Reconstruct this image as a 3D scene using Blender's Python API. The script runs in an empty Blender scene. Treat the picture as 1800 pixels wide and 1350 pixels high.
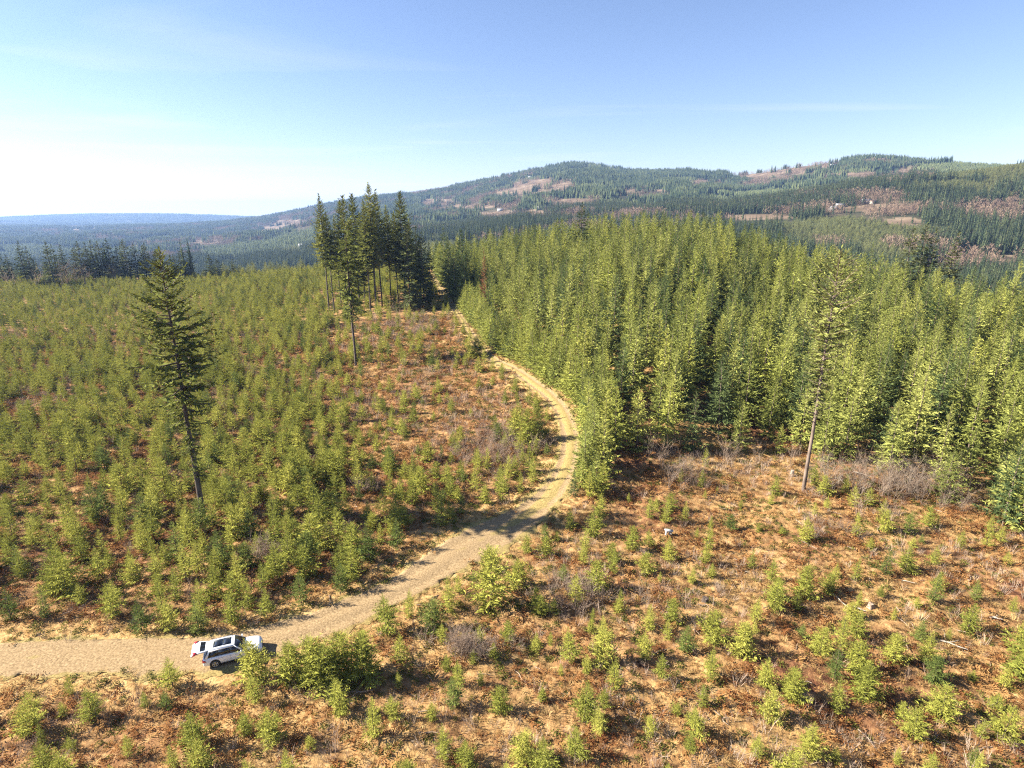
import bpy, bmesh, math, random
import numpy as np
from mathutils import Vector, Matrix

random.seed(7)
RNG = np.random.default_rng(7)
scene = bpy.context.scene
COL = scene.collection

# ------------------------------------------------------------------ camera, sky, sun, exposure
CAM_H, FPX, PITCH = 38.0, 1022.0, math.radians(16.43)      # focal length in pixels of the 1800 px wide photograph
CP, SP = math.cos(PITCH), math.sin(PITCH)
cam_data = bpy.data.cameras.new("camera")
cam_data.sensor_width = 36.0
cam_data.lens = 36.0 * FPX / 1800.0
cam_data.clip_start, cam_data.clip_end = 0.5, 60000.0
cam = bpy.data.objects.new("camera", cam_data)
cam.location = (0, 0, CAM_H)
cam.rotation_euler = (math.radians(90) - PITCH, 0, 0)
COL.objects.link(cam)
scene.camera = cam

SUN_EL, SUN_AZ = math.radians(31.0), math.radians(-88.0)    # sun stands to the left, level with the camera
world = bpy.data.worlds.new("World")
scene.world = world
world.use_nodes = True
wn, wl = world.node_tree.nodes, world.node_tree.links
wn.clear()
w_out = wn.new("ShaderNodeOutputWorld")
w_bg = wn.new("ShaderNodeBackground")
w_bg.inputs["Strength"].default_value = 0.05
sky = wn.new("ShaderNodeTexSky")
sky.sky_type = 'NISHITA'
sky.sun_disc = False
sky.sun_elevation = SUN_EL
sky.sun_rotation = SUN_AZ
sky.altitude = 300
sky.air_density = 1.0
sky.dust_density = 0.1
sky.ozone_density = 4.0
# thin high cirrus: streaks of noise on a flat layer far overhead
tc = wn.new("ShaderNodeTexCoord")
sep = wn.new("ShaderNodeSeparateXYZ"); wl.new(tc.outputs["Generated"], sep.inputs[0])
def wmath(op, a, b=None):
    n = wn.new("ShaderNodeMath"); n.operation = op
    for i, v in enumerate((a, b)):
        if v is None: continue
        if isinstance(v, (int, float)): n.inputs[i].default_value = v
        else: wl.new(v, n.inputs[i])
    return n.outputs[0]
zc = wmath('ADD', wmath('MAXIMUM', sep.outputs[2], 0.0), 0.035)
cmb = wn.new("ShaderNodeCombineXYZ")
wl.new(wmath('MULTIPLY', wmath('DIVIDE', sep.outputs[0], zc), 0.16), cmb.inputs[0])
wl.new(wmath('MULTIPLY', wmath('DIVIDE', sep.outputs[1], zc), 0.42), cmb.inputs[1])
cn = wn.new("ShaderNodeTexNoise"); cn.inputs["Scale"].default_value = 1.3
cn.inputs["Detail"].default_value = 6; cn.inputs["Distortion"].default_value = 0.6
wl.new(cmb.outputs[0], cn.inputs["Vector"])
cr = wn.new("ShaderNodeMapRange")
cr.inputs[1].default_value, cr.inputs[2].default_value = 0.54, 0.82
cr.inputs[3].default_value, cr.inputs[4].default_value = 0.0, 0.45
wl.new(cn.outputs["Fac"], cr.inputs[0])
cmix = wn.new("ShaderNodeMix"); cmix.data_type = 'RGBA'
wl.new(cr.outputs[0], cmix.inputs["Factor"])
tint = wn.new("ShaderNodeMix"); tint.data_type = 'RGBA'; tint.blend_type = 'MULTIPLY'
tint.inputs["Factor"].default_value = 1.0
tint.inputs["B"].default_value = (1.13, 0.98, 1.0, 1)
wl.new(sky.outputs[0], tint.inputs["A"])
wl.new(tint.outputs["Result"], cmix.inputs["A"])
cmix.inputs["B"].default_value = (6.4, 6.2, 6.2, 1)
wl.new(cmix.outputs["Result"], w_bg.inputs["Color"])
wl.new(w_bg.outputs[0], w_out.inputs[0])

sun_data = bpy.data.lights.new("sun", 'SUN')
sun_data.energy = 5.0
sun_data.angle = math.radians(0.5)
sun_data.color = (1.0, 0.93, 0.80)
sun = bpy.data.objects.new("sun", sun_data)
to_sun = Vector((math.sin(SUN_AZ) * math.cos(SUN_EL), math.cos(SUN_AZ) * math.cos(SUN_EL), math.sin(SUN_EL)))
sun.rotation_euler = to_sun.to_track_quat('Z', 'Y').to_euler()
sun.location = (-60, 0, 90)
COL.objects.link(sun)

scene.view_settings.view_transform = 'Standard'
scene.view_settings.look = 'None'
scene.view_settings.exposure = 2.0
scene.view_settings.gamma = 1.0
scene.view_settings.use_curve_mapping = False
scene.render.engine = 'CYCLES'
scene.cycles.use_denoising = False
scene.cycles.use_adaptive_sampling = False
scene.cycles.filter_width = 1.2
scene.cycles.max_bounces = 5
scene.cycles.diffuse_bounces = 1
scene.cycles.glossy_bounces = 2
scene.cycles.transmission_bounces = 3
scene.cycles.transparent_max_bounces = 4
scene.cycles.volume_bounces = 0

# ------------------------------------------------------------------ numeric helpers
def _hash(ix, iy, seed):
    h = (ix.astype(np.int64) * 374761393 + iy.astype(np.int64) * 668265263 + seed * 982451653) & 0x7fffffff
    h = ((h ^ (h >> 13)) * 1274126177) & 0x7fffffff
    return ((h ^ (h >> 16)) & 0xffff) / 65535.0
def vnoise(x, y, seed=0):
    x = np.asarray(x, float); y = np.asarray(y, float)
    ix, iy = np.floor(x), np.floor(y)
    fx, fy = x - ix, y - iy
    fx = fx * fx * (3 - 2 * fx); fy = fy * fy * (3 - 2 * fy)
    a = _hash(ix, iy, seed); b = _hash(ix + 1, iy, seed); c = _hash(ix, iy + 1, seed); d = _hash(ix + 1, iy + 1, seed)
    return (a * (1 - fx) + b * fx) * (1 - fy) + (c * (1 - fx) + d * fx) * fy
def fbm(x, y, seed=0, octv=4):
    t, amp, tot = 0, 1.0, 0
    for o in range(octv):
        t = t + amp * vnoise(np.asarray(x) * 2 ** o + 17.3 * o, np.asarray(y) * 2 ** o - 9.1 * o, seed + o)
        tot += amp; amp *= 0.5
    return t / tot
def sstep(a, b, x):
    t = np.clip((x - a) / (b - a), 0, 1)
    return t * t * (3 - 2 * t)

def s_of_px(px): return (px - 900.0) / FPX * CP
def tan_of_py(py):
    v = (py - 675.0) / FPX
    return (v * CP + SP) / (CP - v * SP)          # metres down per metre forward
def project(x, y, z):
    x, y, z = np.asarray(x, float), np.asarray(y, float), np.asarray(z, float)
    dz = CAM_H - z
    Z = y * CP + dz * SP
    Z = np.where(Z < 0.1, 0.1, Z)
    return 900 + FPX * x / Z, 675 + FPX * (dz * CP - y * SP) / Z, Z

# ------------------------------------------------------------------ the lie of the land
_E_PX = [-600, 0, 300, 480, 560, 650, 760, 850, 960, 1030, 1100, 1200, 1270, 1350, 1420, 1500, 1600, 1700, 1800, 2300]
_E_Y = [345, 345, 345, 345, 340, 310, 290, 290, 270, 255, 250, 250, 250, 245, 225, 205, 185, 172, 165, 150]
_E_Z = [0, 0, 0.5, 3, 5, 8, 10, 13, 19, 22, 24.5, 24.5, 21.5, 16.5, 13.2, 11, 9.4, 8.2, 7.2, 5.5]
_E_S = [s_of_px(p) for p in _E_PX]
# far ridge: column, distance, height of the bare ridge above or below the camera given as a picture row
_R_PX = [-600, 0, 150, 300, 400, 480, 560, 640, 720, 800, 880, 960, 1000, 1040, 1100, 1150, 1220, 1290, 1340, 1400, 1470, 1520, 1580, 1650, 1720, 1800, 1950, 2400]
_R_Y = [3500, 3500, 3600, 3700, 3900, 4000, 3800, 3500, 3300, 3200, 3100, 3000, 3000, 3000, 3000, 2900, 2700, 2600, 2500, 2400, 2300, 2250, 2200, 2050, 1900, 1800, 1800, 1800]
_R_P = [404, 404, 402, 399, 392, 381, 364, 350, 342, 330, 314, 297, 290, 290, 302, 304, 302, 309, 302, 292, 284, 280, 285, 286, 291, 286, 283, 290]
_R_S = [s_of_px(p) for p in _R_PX]
_V_PX = [-600, 0, 300, 450, 560, 700, 850, 1000, 1200, 1300, 1400, 1500, 1600, 1700, 1800, 2400]
_V_Z = [-84, -84, -80, -66, -48, -28, -22, -16, -14, -14, -16, -20, -22, -24, -26, -26]
_V_S = [s_of_px(p) for p in _V_PX]

def zf_base(x, y):
    x = np.asarray(x, float); y = np.asarray(y, float)
    r = np.hypot(x, y)
    ys = np.maximum(y, 0.45 * r)
    ys = np.maximum(ys, 1.0)
    s = np.clip(x / ys, -1.6, 1.6)
    yE = np.interp(s, _E_S, _E_Y); zE = np.interp(s, _E_S, _E_Z)
    t = np.clip(ys / yE, 0, 1.15)
    near = zE * np.clip((t - 0.25) / 0.75, 0, None) ** 0.95 * np.where(t > 1, 1 - (t - 1) * 1.5, 1)
    near = near + 1.1 * (fbm(x / 45, y / 45, 3, 2) - 0.5)
    zv = np.interp(s, _V_S, _V_Z)
    Rd = np.interp(s, _R_S, _R_Y)
    zr = CAM_H - Rd * tan_of_py(np.interp(s, _R_S, _R_P))
    T = (ys - 560) / (Rd - 560)
    Tc = np.clip(T, 0, 1)
    k = np.interp(s, [s_of_px(300), s_of_px(600), s_of_px(1250), s_of_px(1600)], [2.2, 1.5, 1.35, 1.05])
    prof = Tc ** k
    far = zv + (zr - zv) * prof
    bump = (fbm(x / 520 + 3.3, y / 520, 11, 4) - 0.5)
    far = far + bump * 75 * sstep(0.0, 0.35, Tc) * (1 - sstep(0.72, 1.0, Tc)) * np.interp(s, [-1, -0.4, 0.1], [0.55, 0.8, 1.0])
    # beyond the ridge: down to the far plain, with low wooded swells on it
    plain = -66 + 84 * (fbm(x / 2300, y / 1500 + 5, 23, 3) - 0.5)
    hill = 84 * np.exp(-((x + 5100) / 1900) ** 2 - ((y - 7600) / 750) ** 2)
    far = np.where(T > 1, zr + (plain + hill - zr) * sstep(1.0, 1.0 + 1500 / Rd, T), far)
    # the spur with young woods that closes the valley on the far side
    spur = 62 * np.exp(-((x - 930) / 330) ** 2 - ((y - 1080) / 300) ** 2)
    far = far + spur * (s > 0.2)
    return near + (far - near) * sstep(yE * 1.02, yE * 1.02 + 190, ys)

ROAD_PX = [(-260, 1178), (-120, 1168), (0, 1160), (140, 1156), (260, 1154), (380, 1150), (470, 1125), (560, 1098), (650, 1062), (730, 1020), (800, 975), (870, 938), (935, 900),
           (972, 862), (993, 825), (1002, 790), (1000, 757), (988, 725), (966, 696), (940, 676), (905, 652), (870, 634), (845, 612), (832, 594), (820, 575), (806, 553), (792, 532), (778, 512), (766, 494), (758, 478)]
def ray_ground(px, py):
    u, v = (px - 900) / FPX, (py - 675) / FPX
    d = np.array([u, CP - v * SP, -(v * CP + SP)])
    ts = np.concatenate([np.arange(5, 600, 0.25), np.arange(600, 16000, 4.0)])
    P = d[None, :] * ts[:, None]
    below = (CAM_H + P[:, 2]) < zf_base(P[:, 0], P[:, 1])
    i = int(np.argmax(below)) if below.any() else len(ts) - 1
    return float(P[i, 0]), float(P[i, 1])
ROAD = np.array([ray_ground(*p) for p in ROAD_PX])
def smooth_path(P, n=12):
    out = []
    for i in range(len(P) - 1):
        p0, p1, p2, p3 = P[max(i - 1, 0)], P[i], P[i + 1], P[min(i + 2, len(P) - 1)]
        for k in range(n):
            t = k / n
            out.append(0.5 * (2 * p1 + (p2 - p0) * t + (2 * p0 - 5 * p1 + 4 * p2 - p3) * t * t + (3 * p1 - p0 - 3 * p2 + p3) * t ** 3))
    out.append(P[-1])
    return np.array(out)
RPATH = smooth_path(ROAD)
_rw = np.interp(np.linspace(0, 1, len(RPATH)), [0, 0.2, 0.30, 0.37, 0.43, 0.5, 0.62, 0.8, 1.0], [2.4, 2.4, 2.3, 3.9, 2.6, 2.1, 1.75, 1.4, 1.3])
def road_dist(x, y):
    x = np.atleast_1d(np.asarray(x, float)); y = np.atleast_1d(np.asarray(y, float))
    best = np.full(x.shape, 1e9)
    near = (np.abs(y) < 330) & (x > -140) & (x < 80)
    xi, yi = x[near], y[near]
    b = np.full(xi.shape, 1e9)
    for i in range(0, len(RPATH)):
        d = np.hypot(xi - RPATH[i, 0], yi - RPATH[i, 1]) - _rw[i]
        b = np.minimum(b, d)
    best[near] = b
    return best
def zf(x, y):
    x = np.asarray(x, float); y = np.asarray(y, float)
    z = zf_base(x, y)
    r = np.hypot(x, y)
    amp = 0.50 * (1 - sstep(150, 300, r))
    sh = x.shape
    rd = road_dist(x.ravel(), y.ravel()).reshape(sh) if x.ndim else road_dist(x, y)[0]
    amp = amp * sstep(-0.3, 3.0, rd)
    return z + amp * (fbm(x / 2.6, y / 2.6, 41, 3) - 0.5) * 2
def place(px, py):
    x, y = ray_ground(px, py)
    return x, y, float(zf(np.array([x]), np.array([y]))[0])
def height_for(x, y, z, top_py):
    return CAM_H - y * 1.0 * tan_of_py(top_py) - z

# ------------------------------------------------------------------ materials
def new_mat(name):
    m = bpy.data.materials.new(name); m.use_nodes = True
    m.node_tree.nodes.clear()
    return m, m.node_tree.nodes, m.node_tree.links
def rgba(c): return (c[0], c[1], c[2], 1.0)
def leaf_mat(name, dark, mid, light, transl=0.3, nscale=0.6, leader=None):
    """Needles and leaves: every plant gets its own shade, clumps inside it vary a little."""
    m, n, l = new_mat(name)
    out = n.new("ShaderNodeOutputMaterial")
    oi = n.new("ShaderNodeObjectInfo")
    ramp = n.new("ShaderNodeValToRGB")
    ramp.color_ramp.elements[0].position = 0.0; ramp.color_ramp.elements[0].color = rgba(dark)
    ramp.color_ramp.elements[1].position = 1.0; ramp.color_ramp.elements[1].color = rgba(light)
    e = ramp.color_ramp.elements.new(0.5); e.color = rgba(mid)
    tcn = n.new("ShaderNodeTexCoord")
    nz = n.new("ShaderNodeTexNoise"); nz.inputs["Scale"].default_value = nscale; nz.inputs["Detail"].default_value = 3
    l.new(tcn.outputs["Object"], nz.inputs["Vector"])
    mr = n.new("ShaderNodeMapRange"); mr.inputs[1].default_value, mr.inputs[2].default_value = 0.3, 0.7
    mr.inputs[3].default_value, mr.inputs[4].default_value = -0.28, 0.28
    l.new(nz.outputs["Fac"], mr.inputs[0])
    ad = n.new("ShaderNodeMath"); ad.operation = 'ADD'
    l.new(oi.outputs["Random"], ad.inputs[0]); l.new(mr.outputs[0], ad.inputs[1])
    l.new(ad.outputs[0], ramp.inputs[0])
    df = n.new("ShaderNodeBsdfDiffuse"); tr = n.new("ShaderNodeBsdfTranslucent"); mx = n.new("ShaderNodeMixShader")
    mx.inputs[0].default_value = transl
    l.new(ramp.outputs[0], df.inputs[0]); l.new(ramp.outputs[0], tr.inputs[0])
    l.new(df.outputs[0], mx.inputs[1]); l.new(tr.outputs[0], mx.inputs[2]); l.new(mx.outputs[0], out.inputs[0])
    return m
def noise_mat(name, c0, c1, scale=4.0, rough=0.9, detail=4, bump=0.0, stretch=None):
    m, n, l = new_mat(name)
    out = n.new("ShaderNodeOutputMaterial"); b = n.new("ShaderNodeBsdfPrincipled")
    b.inputs["Roughness"].default_value = rough; b.inputs["Specular IOR Level"].default_value = 0.2
    t = n.new("ShaderNodeTexCoord"); vec = t.outputs["Object"]
    if stretch:
        mp = n.new("ShaderNodeMapping"); mp.inputs["Scale"].default_value = stretch; l.new(vec, mp.inputs[0]); vec = mp.outputs[0]
    z = n.new("ShaderNodeTexNoise"); z.inputs["Scale"].default_value = scale; z.inputs["Detail"].default_value = detail
    l.new(vec, z.inputs["Vector"])
    r = n.new("ShaderNodeValToRGB"); r.color_ramp.elements[0].position = 0.32; r.color_ramp.elements[1].position = 0.68
    r.color_ramp.elements[0].color = rgba(c0); r.color_ramp.elements[1].color = rgba(c1)
    l.new(z.outputs["Fac"], r.inputs[0]); l.new(r.outputs[0], b.inputs["Base Color"])
    if bump:
        bp = n.new("ShaderNodeBump"); bp.inputs["Strength"].default_value = bump
        l.new(z.outputs["Fac"], bp.inputs["Height"]); l.new(bp.outputs[0], b.inputs["Normal"])
    l.new(b.outputs[0], out.inputs[0])
    return m
def plain_mat(name, c, rough=0.5, metal=0.0, coat=0.0, trans=0.0):
    m, n, l = new_mat(name)
    out = n.new("ShaderNodeOutputMaterial"); b = n.new("ShaderNodeBsdfPrincipled")
    b.inputs["Base Color"].default_value = rgba(c); b.inputs["Roughness"].default_value = rough
    b.inputs["Metallic"].default_value = metal; b.inputs["Coat Weight"].default_value = coat
    b.inputs["Transmission Weight"].default_value = trans
    l.new(b.outputs[0], out.inputs[0])
    return m

M = {}
M['young_green'] = leaf_mat('young fir needles green', (.205, .218, .044), (.300, .302, .060), (.385, .370, .078), .18, 1.2)
M['young_yellow'] = leaf_mat('young fir needles yellowish', (.230, .244, .050), (.305, .306, .060), (.365, .350, .072), .18, 1.2)
M['young_dark'] = leaf_mat('young fir needles deep green', (.105, .135, .036), (.150, .180, .046), (.200, .225, .056), .16, 1.2)
M['stand_green'] = leaf_mat('stand fir needles', (.165, .184, .048), (.260, .280, .070), (.355, .362, .100), .14, .35)
M['stand_yellow'] = leaf_mat('stand fir needles yellowish', (.255, .275, .060), (.325, .340, .076), (.390, .385, .092), .16, .35)
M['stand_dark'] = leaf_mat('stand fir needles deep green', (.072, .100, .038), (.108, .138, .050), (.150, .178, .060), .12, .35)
M['tall_needles'] = leaf_mat('tall fir needles', (.120, .138, .036), (.180, .192, .048), (.250, .252, .062), .18, .25)
M['tall_olive'] = leaf_mat('sparse fir needles olive', (.145, .170, .052), (.200, .222, .064), (.255, .268, .078), .16, .25)
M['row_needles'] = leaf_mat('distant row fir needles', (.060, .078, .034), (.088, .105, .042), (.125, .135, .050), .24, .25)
M['rust_needles'] = leaf_mat('dead fir needles rust', (.22, .10, .05), (.28, .14, .07), (.32, .17, .09), .3, .6)
M['far_needles'] = leaf_mat('far conifer needles', (.036, .054, .032), (.064, .086, .044), (.108, .126, .060), .18, .05)
M['far_young'] = leaf_mat('far young conifer needles', (.180, .200, .086), (.240, .255, .106), (.300, .305, .125), .22, .05)
M['hill_young'] = leaf_mat('hill young conifer needles', (.085, .108, .050), (.115, .138, .062), (.150, .168, .074), .16, .05)
M['far_brown'] = leaf_mat('far bare woods twigs', (.15, .105, .080), (.22, .155, .112), (.30, .215, .150), .15, .05)
M['bracken'] = leaf_mat('dead bracken', (.130, .050, .022), (.27, .125, .046), (.43, .250, .098), .35, 2.0)
M['straw'] = leaf_mat('dry grass blades', (.26, .165, .066), (.38, .25, .105), (.48, .34, .155), .35, 1.0)
M['lowgreen'] = leaf_mat('low evergreen leaves', (.07, .085, .020), (.125, .135, .030), (.20, .19, .045), .3, 2.0)
M['twigs'] = leaf_mat('bare twigs', (.24, .175, .130), (.34, .250, .188), (.43, .330, .250), .08, .8)
M['pale_twigs'] = leaf_mat('pale bare stems', (.22, .165, .125), (.29, .225, .17), (.36, .29, .22), .05, .8)
M['bark'] = noise_mat('fir bark', (.045, .034, .028), (.13, .10, .082), 3.0, .95, 5, .4, (1, 1, .25))
M['bark_pale'] = noise_mat('fir bark weathered', (.09, .064, .050), (.24, .185, .145), 2.5, .95, 5, .4, (1, 1, .3))
M['deadwood'] = noise_mat('bleached wood', (.22, .18, .145), (.38, .33, .27), 5.0, .85, 4, .3, (1, 1, .3))
M['logwood'] = noise_mat('weathered log', (.20, .14, .10), (.42, .33, .25), 4.0, .9, 4, .4, (.3, 1, 1))

# ------------------------------------------------------------------ mesh helpers
def mesh_np(name, verts, faces, mats, mat_idx=None, smooth=False):
    """faces: list of (k,4) or (k,3) arrays"""
    me = bpy.data.meshes.new(name)
    verts = np.asarray(verts, np.float32)
    me.vertices.add(len(verts)); me.vertices.foreach_set('co', verts.ravel())
    loops = np.concatenate([np.asarray(f, np.int32).ravel() for f in faces])
    sizes = np.concatenate([np.full(len(f), np.asarray(f).shape[1], np.int32) for f in faces])
    starts = np.concatenate([[0], np.cumsum(sizes)[:-1]]).astype(np.int32)
    me.loops.add(len(loops)); me.loops.foreach_set('vertex_index', loops)
    me.polygons.add(len(sizes)); me.polygons.foreach_set('loop_start', starts); me.polygons.foreach_set('loop_total', sizes)
    for m in mats: me.materials.append(m)
    if mat_idx is not None: me.polygons.foreach_set('material_index', np.asarray(mat_idx, np.int32))
    if smooth: me.polygons.foreach_set('use_smooth', np.ones(len(sizes), bool))
    me.update(calc_edges=True)
    me.validate()
    return me
class Buf:
    def __init__(self): self.v, self.f, self.n = [], {3: [], 4: []}, 0
    def add(self, v, f):
        v = np.asarray(v, float).reshape(-1, 3); f = np.asarray(f, int)
        self.v.append(v); self.f[f.shape[1]].append(f + self.n); self.n += len(v)
    def V(self): return np.concatenate(self.v)
    def F(self): return [np.concatenate(a) for a in self.f.values() if a]
    def mesh(self, name, mats, smooth=False): return mesh_np(name, self.V(), self.F(), mats, None, smooth)
def tube(buf, pts, rad, sides=6, cap=True):
    pts = np.asarray(pts, float); n = len(pts)
    rad = np.broadcast_to(np.asarray(rad, float), (n,))
    tang = np.gradient(pts, axis=0); tang /= np.linalg.norm(tang, axis=1)[:, None] + 1e-9
    up = np.array([0, 0, 1.0]) if abs(tang[0, 2]) < 0.9 else np.array([1.0, 0, 0])
    a = np.cross(tang, up); a /= np.linalg.norm(a, axis=1)[:, None] + 1e-9
    b = np.cross(tang, a)
    ang = np.arange(sides) * 2 * np.pi / sides
    ring = pts[:, None, :] + rad[:, None, None] * (np.cos(ang)[None, :, None] * a[:, None, :] + np.sin(ang)[None, :, None] * b[:, None, :])
    V = ring.reshape(-1, 3)
    i = np.arange(n - 1)[:, None] * sides; j = np.arange(sides)[None, :]; j2 = (j + 1) % sides
    F = np.stack([i + j, i + j2, i + sides + j2, i + sides + j], -1).reshape(-1, 4)
    buf.add(V, F)
    if cap:
        c = np.vstack([V[-sides:], pts[-1][None] + tang[-1] * rad[-1] * .3]); k = np.arange(sides)
        buf.add(c, np.stack([k, (k + 1) % sides, np.full(sides, sides)], 1))

def fir(seed, H, prof, h0, nwh, per, slope=(0.9, 0.1, -0.25), droop=0.25, seg=6, twig=0.36, wid=0.2, up=0.35,
        trunk_r=0.02, jit=0.25, beta=(38, 68), gap=0.0, lean=0.0, sides=7, limbs=True, leader=True):
    """A conifer: whorls of drooping branches carrying flat sprays. prof(t) = branch length (m) at height fraction t.
    Gives (crown buffer, trunk buffer)."""
    r = np.random.default_rng(seed)
    hs, az = [], []
    for w in range(nwh):
        t = h0 + (1 - h0) * (w / nwh) ** 0.92
        k = per if np.isscalar(per) else per
        kk = max(3, int(round(k * r.uniform(.75, 1.25))))
        a0 = r.uniform(0, 6.28)
        for i in range(kk):
            if r.random() < gap: continue
            hs.append(t + r.normal(0, 0.35 * (1 - h0) / nwh)); az.append(a0 + i * 6.283 / kk + r.normal(0, .28))
    hs = np.clip(np.array(hs), h0 * .97, 0.985); az = np.array(az); nb = len(hs)
    L = np.array([prof(t) for t in hs]) * r.uniform(1 - jit, 1 + jit * .7, nb)
    q = np.clip((hs - h0) / (1 - h0), 0, 1)
    sl = np.interp(q, [0, .5, 1], [slope[2], slope[1], slope[0]]) + r.normal(0, .08, nb)
    dr = droop * r.uniform(.6, 1.4, nb)
    bx, by = np.cos(az), np.sin(az)
    def spine(f):      # f (nb,K) -> points
        rad = L[:, None] * f
        zz = hs[:, None] * H + sl[:, None] * rad - dr[:, None] * L[:, None] * np.sin(f * 2.6) * .5 * (1 - q[:, None] * .6) + .10 * L[:, None] * f ** 3
        return np.stack([bx[:, None] * rad, by[:, None] * rad, zz], -1)
    k = np.arange(1, seg + 1)
    f = (k[None, :] - 0.5 + r.uniform(-.3, .3, (nb, seg))) / seg
    f = 0.10 + 0.88 * np.clip(f, 0, 1)
    base = spine(f)                                                   # nb,seg,3
    tip2 = spine(np.clip(f + .08, 0, 1.1))
    fwd = tip2 - base; fwd /= np.linalg.norm(fwd, axis=-1)[..., None] + 1e-9
    side = np.stack([-by, bx, np.zeros(nb)], -1)[:, None, :]
    sprays = []
    for sgn in (-1, 1, 0):
        be = np.radians(r.uniform(beta[0], beta[1], (nb, seg))) * sgn
        d = fwd * np.cos(be)[..., None] + side * np.sin(be)[..., None]
        d[..., 2] += r.normal(-.10, .20, (nb, seg))
        ln = (twig * L[:, None] * (1 - .62 * f) + .10 * twig * np.mean(L)) * r.uniform(.65, 1.3, (nb, seg))
        if sgn == 0:                                                  # upright tufts on the branch
            keep = r.random((nb, seg)) < up
            d[..., 2] += r.uniform(.2, 1.0, (nb, seg)); ln = ln * .75
        else: keep = np.ones((nb, seg), bool)
        d /= np.linalg.norm(d, axis=-1)[..., None]
        sprays.append((base[keep], d[keep], ln[keep]))
    endp = spine(np.full((nb, 1), .9))[:, 0]; ed = spine(np.full((nb, 1), 1.0))[:, 0] - endp
    ed /= np.linalg.norm(ed, axis=1)[:, None] + 1e-9
    sprays.append((endp, ed, np.maximum(twig * L * .45, .05)))
    if leader:
        m = 10
        lb = np.stack([np.zeros(m), np.zeros(m), H * r.uniform(.93, 1.0, m)], -1)
        ld = np.stack([r.normal(0, .35, m), r.normal(0, .35, m), np.ones(m)], -1); ld /= np.linalg.norm(ld, axis=1)[:, None]
        sprays.append((lb, ld, np.full(m, H * .022 + .05) * r.uniform(.6, 1.4, m)))
    B = np.concatenate([a for a, _, _ in sprays]); D = np.concatenate([b for _, b, _ in sprays]); Ln = np.concatenate([c for _, _, c in sprays])
    n = len(B)
    up_v = np.array([0, 0, 1.0])
    pa = np.cross(D, up_v); pa /= np.linalg.norm(pa, axis=1)[:, None] + 1e-6
    pb = np.cross(pa, D)
    roll = r.normal(0, .75, n)
    P = pa * np.cos(roll)[:, None] + pb * np.sin(roll)[:, None]
    W = (Ln * wid * r.uniform(.7, 1.3, n))[:, None]
    sag = np.zeros((n, 3)); sag[:, 2] = -Ln * .08
    mid = B + D * (Ln * r.uniform(.35, .6, n))[:, None] - sag
    V = np.stack([B, mid + P * W, B + D * Ln[:, None] + sag, mid - P * W], 1).reshape(-1, 3)
    if lean: V[:, 0] += lean * V[:, 2]
    crown = Buf(); crown.add(V, np.arange(4 * n).reshape(-1, 4))
    tr = Buf()
    zs = np.linspace(-.3, H * .985, 9)
    pts = np.stack([np.cumsum(r.normal(0, .004 * H, 9)) * (zs > H * .15) * .4 + lean * zs, np.cumsum(r.normal(0, .004 * H, 9)) * (zs > H * .15) * .4, zs], -1)
    tube(tr, pts, trunk_r * H * np.clip(1.02 - zs / H, .03, 1.05) ** .85, sides)
    if limbs:
        e0 = spine(np.full((nb, 1), .0))[:, 0]; e1 = spine(np.full((nb, 1), .4))[:, 0]; e2 = spine(np.full((nb, 1), .85))[:, 0]
        if lean:
            for e in (e0, e1, e2): e[:, 0] += lean * e[:, 2]
        w = trunk_r * H * .10 + .012 * L
        for A, Bq, wa, wb in ((e0, e1, w, w * .7), (e1, e2, w * .7, w * .25)):
            o = np.stack([np.zeros(nb), np.zeros(nb), np.ones(nb)], -1); s3 = np.cross(Bq - A, o); s3 /= np.linalg.norm(s3, axis=1)[:, None] + 1e-6
            vv = np.stack([A + s3 * wa[:, None], A - s3 * wa[:, None], A - o * wa[:, None] * 1.6, Bq + s3 * wb[:, None], Bq - s3 * wb[:, None], Bq - o * wb[:, None] * 1.6], 1).reshape(-1, 3)
            ii = np.arange(nb)[:, None] * 6
            ff = np.concatenate([ii + np.array([[0, 1, 4, 3]]), ii + np.array([[1, 2, 5, 4]]), ii + np.array([[2, 0, 3, 5]])])
            tr.add(vv, ff)
    return crown, tr

def obj(name, me, parent=None):
    o = bpy.data.objects.new(name, me); COL.objects.link(o)
    if parent is not None: o.parent = parent
    return o
def tag(o, label=None, cat=None, group=None, kind=None):
    if label: o['label'] = label
    if cat: o['category'] = cat
    if group: o['group'] = group
    if kind: o['kind'] = kind
    return o
def empty(name, loc, rz=0.0, sc=1.0):
    o = bpy.data.objects.new(name, None); COL.objects.link(o)
    o.empty_display_size = .2
    o.location = loc; o.rotation_euler = (0, 0, rz); o.scale = (sc, sc, sc) if np.isscalar(sc) else sc
    return o
def thing_tree(name, loc, rz, sc, crown_me, trunk_me, label, cat, group=None, mat=None, tilt=(0, 0)):
    t = empty(name, loc, rz, sc); t.rotation_euler = (tilt[0], tilt[1], rz)
    tag(t, label, cat, group)
    c = obj('crown', crown_me, t); obj('trunk', trunk_me, t)
    if mat is not None:
        c.material_slots[0].link = 'OBJECT'; c.material_slots[0].material = mat
    return t

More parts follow.
